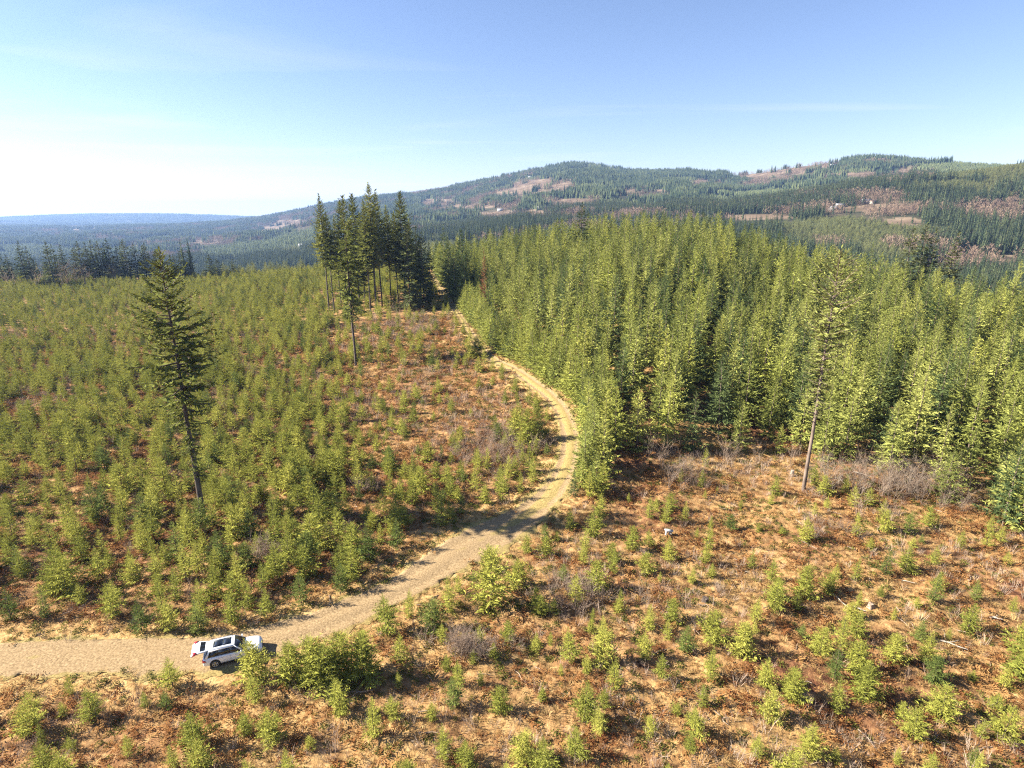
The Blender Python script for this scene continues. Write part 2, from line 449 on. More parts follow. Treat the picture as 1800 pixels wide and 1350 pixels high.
# scattered masses (grass, the uncounted rest of the trees): points with geometry-node instances, one object each
_lib_n = [0]
def scatter(name, protos, P, rz, sc, idx, label, tilt=None):
    """protos: list of lists of (part name, mesh)"""
    P = np.asarray(P, np.float32); n = len(P)
    if n == 0: return None
    me = bpy.data.meshes.new(name)
    me.vertices.add(n); me.vertices.foreach_set('co', P.ravel())
    rot = np.zeros((n, 3), np.float32); rot[:, 2] = rz
    if tilt is not None: rot[:, :2] = tilt
    a = me.attributes.new('turn', 'FLOAT_VECTOR', 'POINT'); a.data.foreach_set('vector', rot.ravel())
    sc = np.asarray(sc, np.float32)
    if sc.ndim == 1: sc = np.repeat(sc[:, None], 3, 1)
    a = me.attributes.new('size', 'FLOAT_VECTOR', 'POINT'); a.data.foreach_set('vector', np.ascontiguousarray(sc).ravel())
    a = me.attributes.new('kind_index', 'INT', 'POINT'); a.data.foreach_set('value', np.asarray(idx, np.int32))
    o = obj(name, me)
    tag(o, label, None, None, 'stuff')
    lib = bpy.data.collections.new(f"library_{name}")
    for i, pm in enumerate(protos):
        lo = bpy.data.objects.new(f"{name}_source_{i:02d}", pm); lib.objects.link(lo)
    ng = bpy.data.node_groups.new(f"scatter_{name}", 'GeometryNodeTree')
    ng.interface.new_socket('Geometry', in_out='INPUT', socket_type='NodeSocketGeometry')
    ng.interface.new_socket('Geometry', in_out='OUTPUT', socket_type='NodeSocketGeometry')
    N, Lk = ng.nodes, ng.links
    gi, go = N.new('NodeGroupInput'), N.new('NodeGroupOutput')
    ci = N.new('GeometryNodeCollectionInfo'); ci.inputs['Collection'].default_value = lib
    ci.inputs['Separate Children'].default_value = True; ci.inputs['Reset Children'].default_value = True
    ip = N.new('GeometryNodeInstanceOnPoints')
    def attr(nm, ty):
        q = N.new('GeometryNodeInputNamedAttribute'); q.data_type = ty; q.inputs['Name'].default_value = nm
        return q.outputs['Attribute']
    er = N.new('FunctionNodeEulerToRotation')
    Lk.new(attr('turn', 'FLOAT_VECTOR'), er.inputs[0])
    Lk.new(gi.outputs[0], ip.inputs['Points']); Lk.new(ci.outputs[0], ip.inputs['Instance'])
    ip.inputs['Pick Instance'].default_value = True
    Lk.new(attr('kind_index', 'INT'), ip.inputs['Instance Index'])
    Lk.new(er.outputs[0], ip.inputs['Rotation']); Lk.new(attr('size', 'FLOAT_VECTOR'), ip.inputs['Scale'])
    Lk.new(ip.outputs[0], go.inputs[0])
    md = o.modifiers.new('scatter', 'NODES'); md.node_group = ng
    return o
def join_meshes(name, parts):
    """parts: [(buf, material)] -> one mesh"""
    V, F3, F4, n = [], [], [], 0
    mi3, mi4 = [], []
    for k, (b, m) in enumerate(parts):
        V.append(b.V())
        for f in b.F():
            (F3 if f.shape[1] == 3 else F4).append(f + n); (mi3 if f.shape[1] == 3 else mi4).append(np.full(len(f), k))
        n += b.n
    faces, mi = [], []
    if F3: faces.append(np.concatenate(F3)); mi.append(np.concatenate(mi3))
    if F4: faces.append(np.concatenate(F4)); mi.append(np.concatenate(mi4))
    return mesh_np(name, np.concatenate(V), faces, [m for _, m in parts], np.concatenate(mi))

# ------------------------------------------------------------------ ground
CLEARINGS = [  # picture ellipses of the open ground on the far slopes: cx, cy, rx, ry, kind (1 pinkish felled, 2 pale field, 3 young green)
    (955, 326, 62, 13, 1), (905, 338, 40, 8, 1), (835, 362, 50, 5, 1), (770, 354, 40, 6, 1), (1000, 352, 60, 4, 1), (930, 372, 60, 4, 1), (870, 376, 40, 4, 1),
    (1130, 336, 60, 4, 1), (1240, 320, 40, 5, 1), (1330, 305, 55, 8, 1), (1440, 288, 46, 9, 1), (1400, 300, 40, 8, 1), (1520, 308, 90, 6, 1), (1620, 300, 60, 5, 1),
    (1560, 366, 66, 10, 1), (1330, 382, 90, 6, 2), (1480, 368, 40, 6, 2), (1590, 390, 40, 9, 2), (1700, 296, 120, 9, 3), (1790, 288, 40, 6, 2),
    (1470, 405, 110, 22, 3), (1560, 430, 60, 22, 3), (515, 392, 42, 7, 1), (480, 402, 30, 6, 2), (470, 432, 70, 10, 3), (400, 440, 60, 8, 3), (520, 420, 50, 12, 3), (360, 425, 30, 5, 1),
    (60, 442, 70, 12, 3), (140, 400, 40, 4, 2), (250, 430, 30, 4, 1), (780, 438, 60, 12, 3),
    (1700, 452, 40, 10, 2), (1650, 470, 60, 6, 2), (1760, 455, 40, 8, 2), (1700, 410, 14, 4, 1), (1780, 350, 16, 5, 1)]
def clearing_at(px, py):
    k = np.zeros(np.shape(px), int)
    wob = 0.55 * (fbm(np.asarray(px) / 14.0, np.asarray(py) / 5.0, 77, 3) - 0.5)
    for cx, cy, rx, ry, kd in CLEARINGS:
        d = ((px - cx) / (rx * .88)) ** 2 + ((py - cy) / (ry * .88)) ** 2
        k = np.where(d + wob < 1.0, kd, k)
    return k

angs = np.radians(np.concatenate([np.arange(-180, -48, 4.0), np.arange(-48, 48, 0.3), np.arange(48, 180, 4.0)]))
rads = np.exp(np.arange(math.log(5.0), math.log(15000), 0.0135))
rads = np.concatenate([[0.01], rads])
A, R = np.meshgrid(angs, rads)
GX, GY = R * np.sin(A), R * np.cos(A)
GZ = zf(GX.ravel(), GY.ravel()).reshape(GX.shape)
na, nr = len(angs), len(rads)
ii, jj = np.meshgrid(np.arange(nr - 1), np.arange(na), indexing='ij')
j2 = (jj + 1) % na
GF = np.stack([ii * na + jj, ii * na + j2, (ii + 1) * na + j2, (ii + 1) * na + jj], -1).reshape(-1, 4)[:, ::-1]
ppx, ppy, pz = project(GX, GY, GZ)
rd_all = road_dist(GX.ravel(), GY.ravel()).reshape(GX.shape)
cover = np.zeros((nr * na, 4), np.float32); cover[:, 3] = 1
# R: dry verge by the road; G: far open ground; B: young green woods / forest floor
cover[:, 0] = (1 - sstep(0.3, 4.0, rd_all + 2.2 * (fbm(GX / 3, GY / 3, 5, 3) - .5))).ravel()
ck = np.where((R > 480) & (GY > 0), clearing_at(ppx, ppy), 0)
cover[:, 1] = np.isin(ck, (1, 2)).astype(float).ravel()
cover[:, 2] = sstep(380, 520, R).ravel()
ground_me = mesh_np('ground', np.stack([GX, GY, GZ], -1).reshape(-1, 3), [GF], [], None, True)
_ry0 = np.array([p[1] for p in ROAD_PX[13:]][::-1], float); _rx0 = np.array([p[0] for p in ROAD_PX[13:]][::-1], float)
_lim = np.where(ppy < 862, np.interp(ppy, _ry0, _rx0), np.interp(ppy, [862, 900, 938, 975, 1020, 1062, 1098, 1125, 1150, 1400], [972, 935, 870, 800, 730, 650, 560, 470, 380, -3000]))
rust = (0.52 * (1 - .65 * np.exp(-((ppx - 690) / 150) ** 2 - ((ppy - 590) / 60) ** 2)) * (ppx < _lim) * sstep(1.0, 4.0, rd_all) + 0.30 * (ppx >= _lim)).astype(np.float32)
ra_ = ground_me.attributes.new('rust', 'FLOAT', 'POINT'); ra_.data.foreach_set('value', rust.ravel())
ca = ground_me.color_attributes.new('cover', 'FLOAT_COLOR', 'POINT'); ca.data.foreach_set('color', cover.ravel())

def ground_material():
    m, n, l = new_mat('ground of dry grass and bracken')
    out = n.new("ShaderNodeOutputMaterial"); b = n.new("ShaderNodeBsdfPrincipled")
    b.inputs["Roughness"].default_value = .95; b.inputs["Specular IOR Level"].default_value = .1
    t = n.new("ShaderNodeTexCoord")
    def nz(scale, detail, dist=0.0):
        q = n.new("ShaderNodeTexNoise"); q.inputs["Scale"].default_value = scale; q.inputs["Detail"].default_value = detail
        q.inputs["Distortion"].default_value = dist
        l.new(t.outputs["Object"], q.inputs["Vector"]); return q.outputs["Fac"]
    def ramp(fac, stops):
        r = n.new("ShaderNodeValToRGB"); l.new(fac, r.inputs[0])
        els = r.color_ramp.elements
        els[0].position, els[0].color = stops[0][0], rgba(stops[0][1]); els[1].position, els[1].color = stops[-1][0], rgba(stops[-1][1])
        for p, c in stops[1:-1]: els.new(p).color = rgba(c)
        return r.outputs[0]
    def mix(f, a, c, mode='MIX'):
        q = n.new("ShaderNodeMix"); q.data_type = 'RGBA'; q.blend_type = mode
        if isinstance(f, float): q.inputs["Factor"].default_value = f
        else: l.new(f, q.inputs["Factor"])
        l.new(a, q.inputs["A"]); l.new(c, q.inputs["B"]); return q.outputs["Result"]
    at = n.new("ShaderNodeAttribute"); at.attribute_name = 'cover'
    sp = n.new("ShaderNodeSeparateColor"); l.new(at.outputs["Color"], sp.inputs[0])
    soil = ramp(nz(.9, 6, .4), [(.30, (.045, .020, .013)), (.44, (.125, .054, .028)), (.56, (.24, .120, .054)), (.70, (.36, .225, .100))])
    straw = ramp(nz(1.7, 6), [(.30, (.18, .098, .038)), (.50, (.37, .230, .090)), (.70, (.50, .345, .150))])
    patch = ramp(nz(.09, 4, .5), [(.34, (0, 0, 0)), (.58, (1, 1, 1))])
    ru = n.new("ShaderNodeAttribute"); ru.attribute_name = 'rust'
    inv = n.new("ShaderNodeMath"); inv.operation = 'SUBTRACT'; inv.inputs[0].default_value = 1.0; l.new(ru.outputs["Fac"], inv.inputs[1])
    pm = n.new("ShaderNodeMath"); pm.operation = 'MULTIPLY'; l.new(patch, pm.inputs[0]); l.new(inv.outputs[0], pm.inputs[1])
    near = mix(pm.outputs[0], soil, straw)
    near = mix(sp.outputs[0], near, straw)
    floor_ = ramp(nz(.012, 6), [(.35, (.030, .034, .018)), (.55, (.06, .055, .03)), (.7, (.10, .075, .05))])
    pink = ramp(nz(.02, 6), [(.35, (.10, .072, .048)), (.5, (.155, .110, .074)), (.65, (.22, .165, .110))])
    far = mix(sp.outputs[1], floor_, pink)
    c = mix(sp.outputs[2], near, far)
    l.new(c, b.inputs["Base Color"])
    bp = n.new("ShaderNodeBump"); bp.inputs["Strength"].default_value = .8; bp.inputs["Distance"].default_value = .12
    l.new(nz(5.0, 5), bp.inputs["Height"]); l.new(bp.outputs[0], b.inputs["Normal"])
    l.new(b.outputs[0], out.inputs[0])
    return m
ground_me.materials.append(ground_material())
tag(obj('ground', ground_me), 'dry grass and bracken covered ground with rolling wooded hills', None, None, 'structure')

# ------------------------------------------------------------------ dirt road
def road_material():
    m, n, l = new_mat('dirt road gravel')
    out = n.new("ShaderNodeOutputMaterial"); b = n.new("ShaderNodeBsdfPrincipled")
    b.inputs["Roughness"].default_value = .95; b.inputs["Specular IOR Level"].default_value = .1
    t = n.new("ShaderNodeTexCoord")
    at = n.new("ShaderNodeAttribute"); at.attribute_name = 'across'
    z1 = n.new("ShaderNodeTexNoise"); z1.inputs["Scale"].default_value = 6; z1.inputs["Detail"].default_value = 6; l.new(t.outputs["Object"], z1.inputs["Vector"])
    z2 = n.new("ShaderNodeTexNoise"); z2.inputs["Scale"].default_value = .55; z2.inputs["Detail"].default_value = 5; l.new(t.outputs["Object"], z2.inputs["Vector"])
    r1 = n.new("ShaderNodeValToRGB"); l.new(z1.outputs["Fac"], r1.inputs[0])
    e = r1.color_ramp.elements; e[0].position, e[0].color = .3, rgba((.15, .098, .048)); e[1].position, e[1].color = .7, rgba((.37, .262, .142))
    r2 = n.new("ShaderNodeValToRGB"); l.new(z1.outputs["Fac"], r2.inputs[0])
    e = r2.color_ramp.elements; e[0].position, e[0].color = .3, rgba((.150, .110, .040)); e[1].position, e[1].color = .7, rgba((.38, .285, .110))
    ab = n.new("ShaderNodeMath"); ab.operation = 'ADD'; l.new(at.outputs["Fac"], ab.inputs[0])
    sc = n.new("ShaderNodeMath"); sc.operation = 'MULTIPLY_ADD'; sc.inputs[1].default_value = .9; sc.inputs[2].default_value = -.45
    l.new(z2.outputs["Fac"], sc.inputs[0]); l.new(sc.outputs[0], ab.inputs[1])
    mr = n.new("ShaderNodeMapRange"); mr.inputs[1].default_value, mr.inputs[2].default_value = .42, .58; l.new(ab.outputs[0], mr.inputs[0])
    mx = n.new("ShaderNodeMix"); mx.data_type = 'RGBA'; l.new(mr.outputs[0], mx.inputs["Factor"]); l.new(r1.outputs[0], mx.inputs["A"]); l.new(r2.outputs[0], mx.inputs["B"])
    l.new(mx.outputs["Result"], b.inputs["Base Color"])
    bp = n.new("ShaderNodeBump"); bp.inputs["Strength"].default_value = .7; bp.inputs["Distance"].default_value = .05
    l.new(z1.outputs["Fac"], bp.inputs["Height"]); l.new(bp.outputs[0], b.inputs["Normal"])
    l.new(b.outputs[0], out.inputs[0])
    return m
rp = smooth_path(RPATH, 2)
rwid = np.interp(np.linspace(0, 1, len(rp)), np.linspace(0, 1, len(RPATH)), _rw)
tg = np.gradient(rp, axis=0); tg /= np.linalg.norm(tg, axis=1)[:, None]
nm = np.stack([tg[:, 1], -tg[:, 0]], 1)
NC = 13
cs = np.linspace(-1, 1, NC)
RX = rp[:, 0][:, None] + nm[:, 0][:, None] * cs[None] * rwid[:, None]
RY = rp[:, 1][:, None] + nm[:, 1][:, None] * cs[None] * rwid[:, None]
edge = (np.abs(cs) > .95)[None] * (fbm(rp[:, 0][:, None] / 1.2 + cs[None] * 9, rp[:, 1][:, None] / 1.2, 61, 3) - .5) * 2.6
RX += nm[:, 0][:, None] * edge * np.sign(cs)[None]; RY += nm[:, 1][:, None] * edge * np.sign(cs)[None]
RZ = zf(RX, RY) + .10 - .12 * np.exp(-((np.abs(cs) - .42) / .16) ** 2)[None] - .07 * (np.abs(cs) > .95)[None]
nrw = len(rp)
i2, j3 = np.meshgrid(np.arange(nrw - 1), np.arange(NC - 1), indexing='ij')
RF = np.stack([i2 * NC + j3, i2 * NC + j3 + 1, (i2 + 1) * NC + j3 + 1, (i2 + 1) * NC + j3], -1).reshape(-1, 4)
road_me = mesh_np('dirt_road', np.stack([RX, RY, RZ], -1).reshape(-1, 3), [RF], [road_material()], None, True)
# wheel tracks are bare gravel, the crown and the verges carry dry grass
verge = np.clip((np.abs(cs) - .62) / .38, 0, 1) * .8
tt = np.linspace(0, 1, nrw)[:, None]
grassy = np.interp(tt, [0, .30, .36, .42, .7, 1], [.35, .3, .35, .7, .7, .7]) * np.exp(-(cs / .26) ** 2)[None] + verge[None] + np.interp(tt, [0, .32, .44, 1], [0, 0, .34, .3])
ra = road_me.attributes.new('across', 'FLOAT', 'POINT'); ra.data.foreach_set('value', grassy.astype(np.float32).ravel())
tag(obj('dirt_road', road_me), 'pale dirt and gravel road winding uphill into the woods', None, None, 'structure')


# ------------------------------------------------------------------ prototypes of the trees
def prof_cone(R, p=0.85, base=0.0, rise=0.12):
    """branch length that tapers to the tip, slightly drawn in at the foot"""
    def f(t):
        q = (t - base) / (1 - base)
        return R * max(0.03, (1 - q)) ** p * min(1.0, 0.55 + q / rise * .45)
    return f
def prof_table(ts, rs):
    return lambda t: float(np.interp(t, ts, rs))

YOUNG = []           # 4 m young firs, bushy to the ground
for i, (R, p) in enumerate([(1.40, .84), (1.52, .80), (1.22, .92), (1.45, 1.0), (1.85, .74), (1.15, .78)]):
    YOUNG.append(fir(100 + i, 4.0, prof_cone(R, p, .03, .15), .03, 17, 8, (1.0, .42, .08), .12, 8, .42, .092, .9, .013, .46, (30, 70), .12, 0, 5, False))
STAND = []           # 16 m firs of the closed stand
for i, (R, p) in enumerate([(3.7, .80), (3.4, .73), (4.1, .90), (3.2, .80), (3.6, .70), (4.2, .96), (3.1, .73)]):
    STAND.append(fir(200 + i, 16.0, prof_cone(R, p, .10, .10), .08, 24, 6, (1.1, .32, -.14), .24, 9, .42, .105, .7, .0085, .46, (30, 68), .14, 0, 5, False))
EDGE = []            # 8 m firs along the road and the front of the stand
for i, (R, p) in enumerate([(2.5, .82), (2.2, .86), (2.8, .92), (2.0, .78)]):
    EDGE.append(fir(300 + i, 8.0, prof_cone(R, p, .05, .12), .05, 17, 6, (1.0, .3, -.02), .18, 9, .42, .10, .7, .010, .42, (30, 68), .12, 0, 5, False))
TALL = []            # 38 m veterans, bare below
for i, (R, p, b) in enumerate([(5.7, .72, .38), (5.1, .76, .43), (6.3, .68, .26), (4.8, .76, .46), (5.5, .8, .33)]):
    TALL.append(fir(400 + i, 38.0, prof_cone(R, p, b, .25), b, 34, 6, (1.0, .15, -.30), .30, 9, .34, .19, .5, .0075, .35, (35, 65), .05, 0, 7, True))
ROWT = []            # 26 m trees of the row at the far edge of the field
for i, (R, p, b) in enumerate([(4.4, .75, .14), (4.0, .8, .24), (4.9, .7, .08), (3.8, .8, .18)]):
    ROWT.append(fir(500 + i, 26.0, prof_cone(R, p, b, .2), b, 20, 5, (.9, .1, -.25), .28, 6, .42, .24, .4, .009, .3, (35, 65), .12, 0, 6, True))

def as_mesh(name, buf, mat): return buf.mesh(name, [mat])
YM = [(as_mesh('young_fir_crown', c, M['young_green']), as_mesh('young_fir_trunk', t, M['bark'])) for c, t in YOUNG]
SM = [(as_mesh('stand_fir_crown', c, M['stand_green']), as_mesh('stand_fir_trunk', t, M['bark_pale'])) for c, t in STAND]
EM = [(as_mesh('edge_fir_crown', c, M['stand_green']), as_mesh('edge_fir_trunk', t, M['bark_pale'])) for c, t in EDGE]
TM = [(as_mesh('tall_fir_crown', c, M['tall_needles']), as_mesh('tall_fir_trunk', t, M['bark'])) for c, t in TALL]
RM = [(as_mesh('row_fir_crown', c, M['row_needles']), as_mesh('row_fir_trunk', t, M['bark'])) for c, t in ROWT]

def bare_shrub_buf(seed, H, n=9, spread=.5, r0=.035, levels=3):
    r = np.random.default_rng(seed); b = Buf(); cnt = [0]
    def grow(p, d, L, rad, lv):
        k = 4; pts = [p]; dd = d.copy()
        for i in range(k - 1):
            dd = dd + r.normal(0, .13, 3) + np.array([0, 0, .06]); dd /= np.linalg.norm(dd); pts.append(pts[-1] + dd * L / (k - 1))
        tube(b, pts, np.linspace(rad, rad * .45, k), 3, False); cnt[0] += 1
        if lv > 0:
            for i in range(r.integers(3, 6)):
                q = pts[r.integers(1, k)]
                nd = dd + r.normal(0, .5, 3); nd[2] = abs(nd[2]) * .8 + .1; nd /= np.linalg.norm(nd)
                grow(q, nd, L * r.uniform(.4, .65), rad * .5, lv - 1)
    for i in range(n):
        a = r.uniform(0, 6.28); d = np.array([math.cos(a) * spread * r.uniform(.2, 1), math.sin(a) * spread * r.uniform(.2, 1), 1.0]); d /= np.linalg.norm(d)
        grow(np.array([math.cos(a) * .12 * H * r.random(), math.sin(a) * .12 * H * r.random(), -.1]), d, H * r.uniform(.55, .8), r0 * r.uniform(.7, 1.2), levels - 1)
    return b
SHRUB = [bare_shrub_buf(600 + i, h, n, sp, .024, 3).mesh('bare_shrub_stems', [M['twigs']]) for i, (h, n, sp) in enumerate([(2.4, 10, .6), (3.2, 8, .4), (1.8, 12, .9), (4.2, 6, .25)])]

# ------------------------------------------------------------------ where the trees stand
FRONT_X = [960, 1000, 1060, 1100, 1150, 1280, 1420, 1560, 1700, 1800, 2000, 2600]
FRONT_Y = [870, 880, 872, 822, 806, 804, 808, 848, 895, 945, 1040, 1260]
_ry = np.array([p[1] for p in ROAD_PX[13:]][::-1], float); _rx = np.array([p[0] for p in ROAD_PX[13:]][::-1], float)
_o = np.argsort(_ry); _ry, _rx = _ry[_o], _rx[_o]
def right_of_road(px, py):
    lim = np.where(py < 862, np.interp(py, _ry, _rx), 0)
    low = np.interp(py, [862, 900, 938, 975, 1020, 1062, 1098, 1125, 1150, 1400], [972, 935, 870, 800, 730, 650, 560, 470, 380, -3000])
    return px > np.where(py < 862, lim, low)
def jitter_grid(x0, x1, y0, y1, step, seed, jit=.42):
    r = np.random.default_rng(seed)
    xs, ys = np.meshgrid(np.arange(x0, x1, step), np.arange(y0, y1, step))
    xs = xs + (np.arange(xs.shape[0]) % 2)[:, None] * step / 2
    x = xs.ravel() + r.uniform(-jit, jit, xs.size) * step; y = ys.ravel() + r.uniform(-jit, jit, xs.size) * step
    return x, y, r

HERO_PX = [(358, 910), (625, 642), (1412, 858)]
HERO = [place(*p) for p in HERO_PX]
STUMPS = [ray_ground(1175, 944), ray_ground(1239, 1060)]
CAR_XY, CAR_RZ = (-24.6, 42.6), math.radians(22)
def off_limits(x, y, pad=1.0):
    bad = np.hypot(x - CAR_XY[0], y - CAR_XY[1]) < 3.6
    for sx_, sy_ in (STUMPS if pad > .5 else []): bad |= (np.hypot(x - sx_, y - sy_) < 2.0) | ((x > sx_ - 8) & (x < sx_) & (np.abs(y - sy_) < 1.5)) | ((np.abs(x - sx_ * .96) < 1.6) & (y < sy_) & (y > sy_ - 4))
    for hx, hy, hz in HERO: bad |= np.hypot(x - hx, y - hy) < 1.2
    return bad

# --- young firs of the replanted ground
x, y, r = jitter_grid(-420, 120, 22, 346, 2.88, 31)
px, py, Z = project(x, y, zf(x, y))
s_ = x / y; yE_ = np.interp(s_, _E_S, _E_Y)
rr = right_of_road(px, py)
inside = (px > -400) & (px < 2260) & (py > 400) & (py < 1460) & (y < yE_ * 1.01)
front = np.interp(px, FRONT_X, FRONT_Y)
stand_zone = rr & (py < front)
left = ~rr & inside
rightc = rr & (py >= front) & inside
rd = road_dist(x, y)
thick = fbm(x / 16, y / 16, 51, 3)
openness = np.exp(-((px - 800) / 170) ** 2 - ((py - 740) / 120) ** 2) + .6 * np.exp(-((px - 700) / 120) ** 2 - ((py - 600) / 60) ** 2)
pL = np.clip(1.06 - .40 * (thick < .45) - .62 * openness + .1, 0.10, 1)
pL = np.where(py < 560, np.clip(pL + .25, 0, 1), pL)
pL = np.where((py > 1085) & (px < 300), .0, pL)
nearclump = np.exp(-((px - 680) / 130) ** 2 - ((py - 555) / 38) ** 2)
pL = pL * (1 - .72 * nearclump)
pR = np.clip(.58 + .35 * (thick > .5) * sstep(900, 1080, py) + .25 * sstep(960, 1120, py), 0, .85)
pR = np.where(py < front + 40, .12, pR)
keep = ((left & (r.random(len(x)) < pL)) | (rightc & (r.random(len(x)) < pR))) & (rd > .9) & ~off_limits(x, y)
hgt = np.where(left, r.uniform(2.3, 4.9, len(x)) * (0.72 + .55 * thick) * (1 - .28 * np.clip(openness, 0, 1)), r.uniform(1.2, 3.6, len(x)) * (.8 + .5 * thick))
hgt = np.where(left & (py < 600), hgt * np.interp(px, [250, 520], [.92, 1.15]), hgt)
young = [(float(a), float(b), float(h), None) for a, b, h in zip(x[keep], y[keep], hgt[keep])]
SPECIAL = [(815, 588, 4.0, 'young_green'), (826, 603, 4.4, 'young_yellow'), (800, 570, 4.2, 'young_green'), (838, 624, 4.8, 'young_dark'), (852, 640, 4.4, 'young_green'), (866, 655, 3.8, 'young_yellow'), (788, 554, 4.4, 'young_green'), (882, 668, 3.6, 'young_green'), (905, 690, 3.4, 'young_yellow'), (930, 712, 3.8, 'young_green'), (846, 614, 3.2, 'young_yellow'),
      # ground pixel, height, tint: the young firs one can single out
    (862, 1068, 7.0, 'young_green'), (680, 1112, 4.4, 'young_yellow'), (790, 1075, 3.8, 'young_green'), (760, 1105, 3.2, 'young_dark'), (905, 772, 5.6, 'young_green'), (928, 782, 6.0, 'young_green'),
    (950, 776, 5.2, 'young_dark'), (912, 752, 5.5, 'young_yellow'), (598, 1196, 4.6, 'young_yellow'), (555, 1202, 4.4, 'young_green'), (640, 1192, 4.6, 'young_green'), (512, 1204, 4.0, 'young_yellow'), (576, 1212, 4.2, 'young_green'), (448, 1202, 4.2, 'young_yellow'),
    (1798, 1192, 5.0, 'young_green'), (812, 905, 2.8, 'young_dark'), (728, 728, 3.2, 'young_dark'), (1058, 870, 5.2, 'young_green'), (1036, 878, 4.2, 'young_yellow'),
    (780, 560, 5.0, 'young_yellow'), (880, 862, 3.6, 'young_yellow'), (915, 865, 3.4, 'young_green'), (835, 862, 4.2, 'young_yellow'), (1360, 1075, 3.6, 'young_green'), (1355, 1020, 3.0, 'young_yellow'), (1250, 1130, 3.4, 'young_green'), (1505, 1180, 3.2, 'young_green'),
    (1640, 1060, 3.4, 'young_dark'), (1700, 1110, 3.2, 'young_green'), (1060, 1165, 3.6, 'young_green'), (1640, 1200, 2.6, 'young_dark'), (1570, 1165, 3.0, 'young_green'), (1440, 1150, 2.8, 'young_green'), (300, 1110, 3.4, 'young_green'), (350, 1112, 3.6, 'young_dark'), (250, 1112, 3.6, 'young_dark'),
    (410, 1098, 3.6, 'young_green'), (470, 1085, 3.2, 'young_yellow'), (530, 1062, 3.6, 'young_dark'), (200, 1085, 3.8, 'young_green'), (80, 1088, 3.4, 'young_dark'), (20, 1090, 3.6, 'young_dark'), (600, 1040, 3.4, 'young_dark'), (650, 990, 4.4, 'young_dark'), (700, 965, 4.2, 'young_dark')]
sx = []
for p in SPECIAL:
    gx, gy = ray_ground(p[0], p[1]); sx.append((gx, gy, p[2], p[3]))
sa = np.array([[a[0], a[1], a[2]] for a in sx])
young = [t for t in young if np.min(np.hypot(sa[:, 0] - t[0], sa[:, 1] - t[1]) - .38 * sa[:, 2]) > .6] + sx
yx = np.array([t[0] for t in young]); yy = np.array([t[1] for t in young]); yh = np.array([t[2] for t in young])
yz = zf(yx, yy)
ypx, ypy, yZ = project(yx, yy, yz)
ysize = yh * FPX / yZ * np.where((ypx > 0) & (ypx < 1800) & (ypy < 1300), 1, .0)
r = np.random.default_rng(99)
tints = r.choice(['young_green', 'young_yellow', 'young_dark'], len(young), p=[.62, .30, .08])
tints = [t[3] or q for t, q in zip(young, tints)]
yvar = np.array([4 if (t[3] and (t[2] > 5.5 or t[1] < 45)) else int(r.integers(0, len(YM))) for t in young]); yrz = r.uniform(0, 6.28, len(young))
order = np.argsort(-ysize)
N_SINGLE = 285
single_y = set(order[:N_SINGLE].tolist())
PEOPLE = []      # things waiting for the labels that single them out
YT = ['young_green', 'young_yellow', 'young_dark']
for i in order[:N_SINGLE]:
    i = int(i)
    sc = yh[i] / 4.0
    t = thing_tree('young_fir', (yx[i], yy[i], yz[i]), yrz[i], (sc * r.uniform(.85, 1.2), sc * r.uniform(.85, 1.2), sc), *YM[yvar[i]], None, 'young fir', 'young firs on the replanted ground', M[tints[i]], (r.normal(0, .03), r.normal(0, .03)))
    PEOPLE.append((t, 'young', yh[i], tints[i], ypx[i], ypy[i], yx[i], yy[i]))
rest = np.array([i for i in range(len(young)) if i not in single_y])
protos = [join_meshes('young_fir', [(c, M[m]), (t, M['bark'])]) for m in YT for c, t in YOUNG]
pidx = np.array([YT.index(tints[i]) * len(YOUNG) + yvar[i] for i in rest])
scr = (yh[rest] / 4.0)[:, None] * np.stack([r.uniform(.85, 1.25, len(rest)), r.uniform(.85, 1.25, len(rest)), np.ones(len(rest))], 1)
scatter('young_fir_cover', protos, np.stack([yx[rest], yy[rest], yz[rest] - .05], 1), yrz[rest], scr, pidx, 'mass of small young firs covering the replanted field')

# --- the closed stand of firs on the hill
x, y, r = jitter_grid(-60, 330, 60, 318, 4.85, 41, .40)
_k = np.arange(0, len(RPATH) - 1); _t = np.gradient(RPATH, axis=0); _t /= np.linalg.norm(_t, axis=1)[:, None]
_step = np.hypot(*np.gradient(RPATH, axis=0).T); _cum = np.cumsum(_step)
for off, gap_ in ((1.15, 1.9), (3.2, 2.6)):
    _q = np.interp(np.arange(_cum[0], _cum[-1], gap_), _cum, np.arange(len(RPATH))); _i = _q.astype(int)
    _w = _rw[_i] + off + r.uniform(-.35, .7, len(_i))
    x = np.concatenate([x, RPATH[_i, 0] + _t[_i, 1] * _w]); y = np.concatenate([y, RPATH[_i, 1] - _t[_i, 0] * _w])
gz = zf(x, y)
px, py, Z = project(x, y, gz)
s_ = x / y; yE_ = np.interp(s_, _E_S, _E_Y)
front = np.interp(px, FRONT_X, FRONT_Y)
rd = road_dist(x, y)
ok = right_of_road(px, py) & (py < front) & (px < 2350) & (py > 380) & (y < yE_ * 1.04) & (rd > .7) & ~off_limits(x, y)
hold = np.exp(-((px - 1150) / 60) ** 2 - ((py - 780) / 35) ** 2)
ok &= r.random(len(x)) > .10 * hold
x, y, gz, px, py, Z, rd, front = (a[ok] for a in (x, y, gz, px, py, Z, rd, front))
depth = np.clip((front - py) / 70, 0, 1)
var = fbm(x / 22, y / 22, 91, 3)
h = (11.4 + 5.0 * var + r.normal(0, 1.7, len(x)))
h *= .38 + .62 * np.clip(depth * .9 + r.uniform(-.05, .6, len(x)), 0, 1)
roadside = sstep(11, 1.5, rd) * (py > 520)
h = np.where(roadside > 0, h * (1 - .38 * roadside), h)
h = np.clip(h, 4, 20)
sizes = h * FPX / Z * ((px > -10) & (px < 1810))
edge_kind = h < 10.2
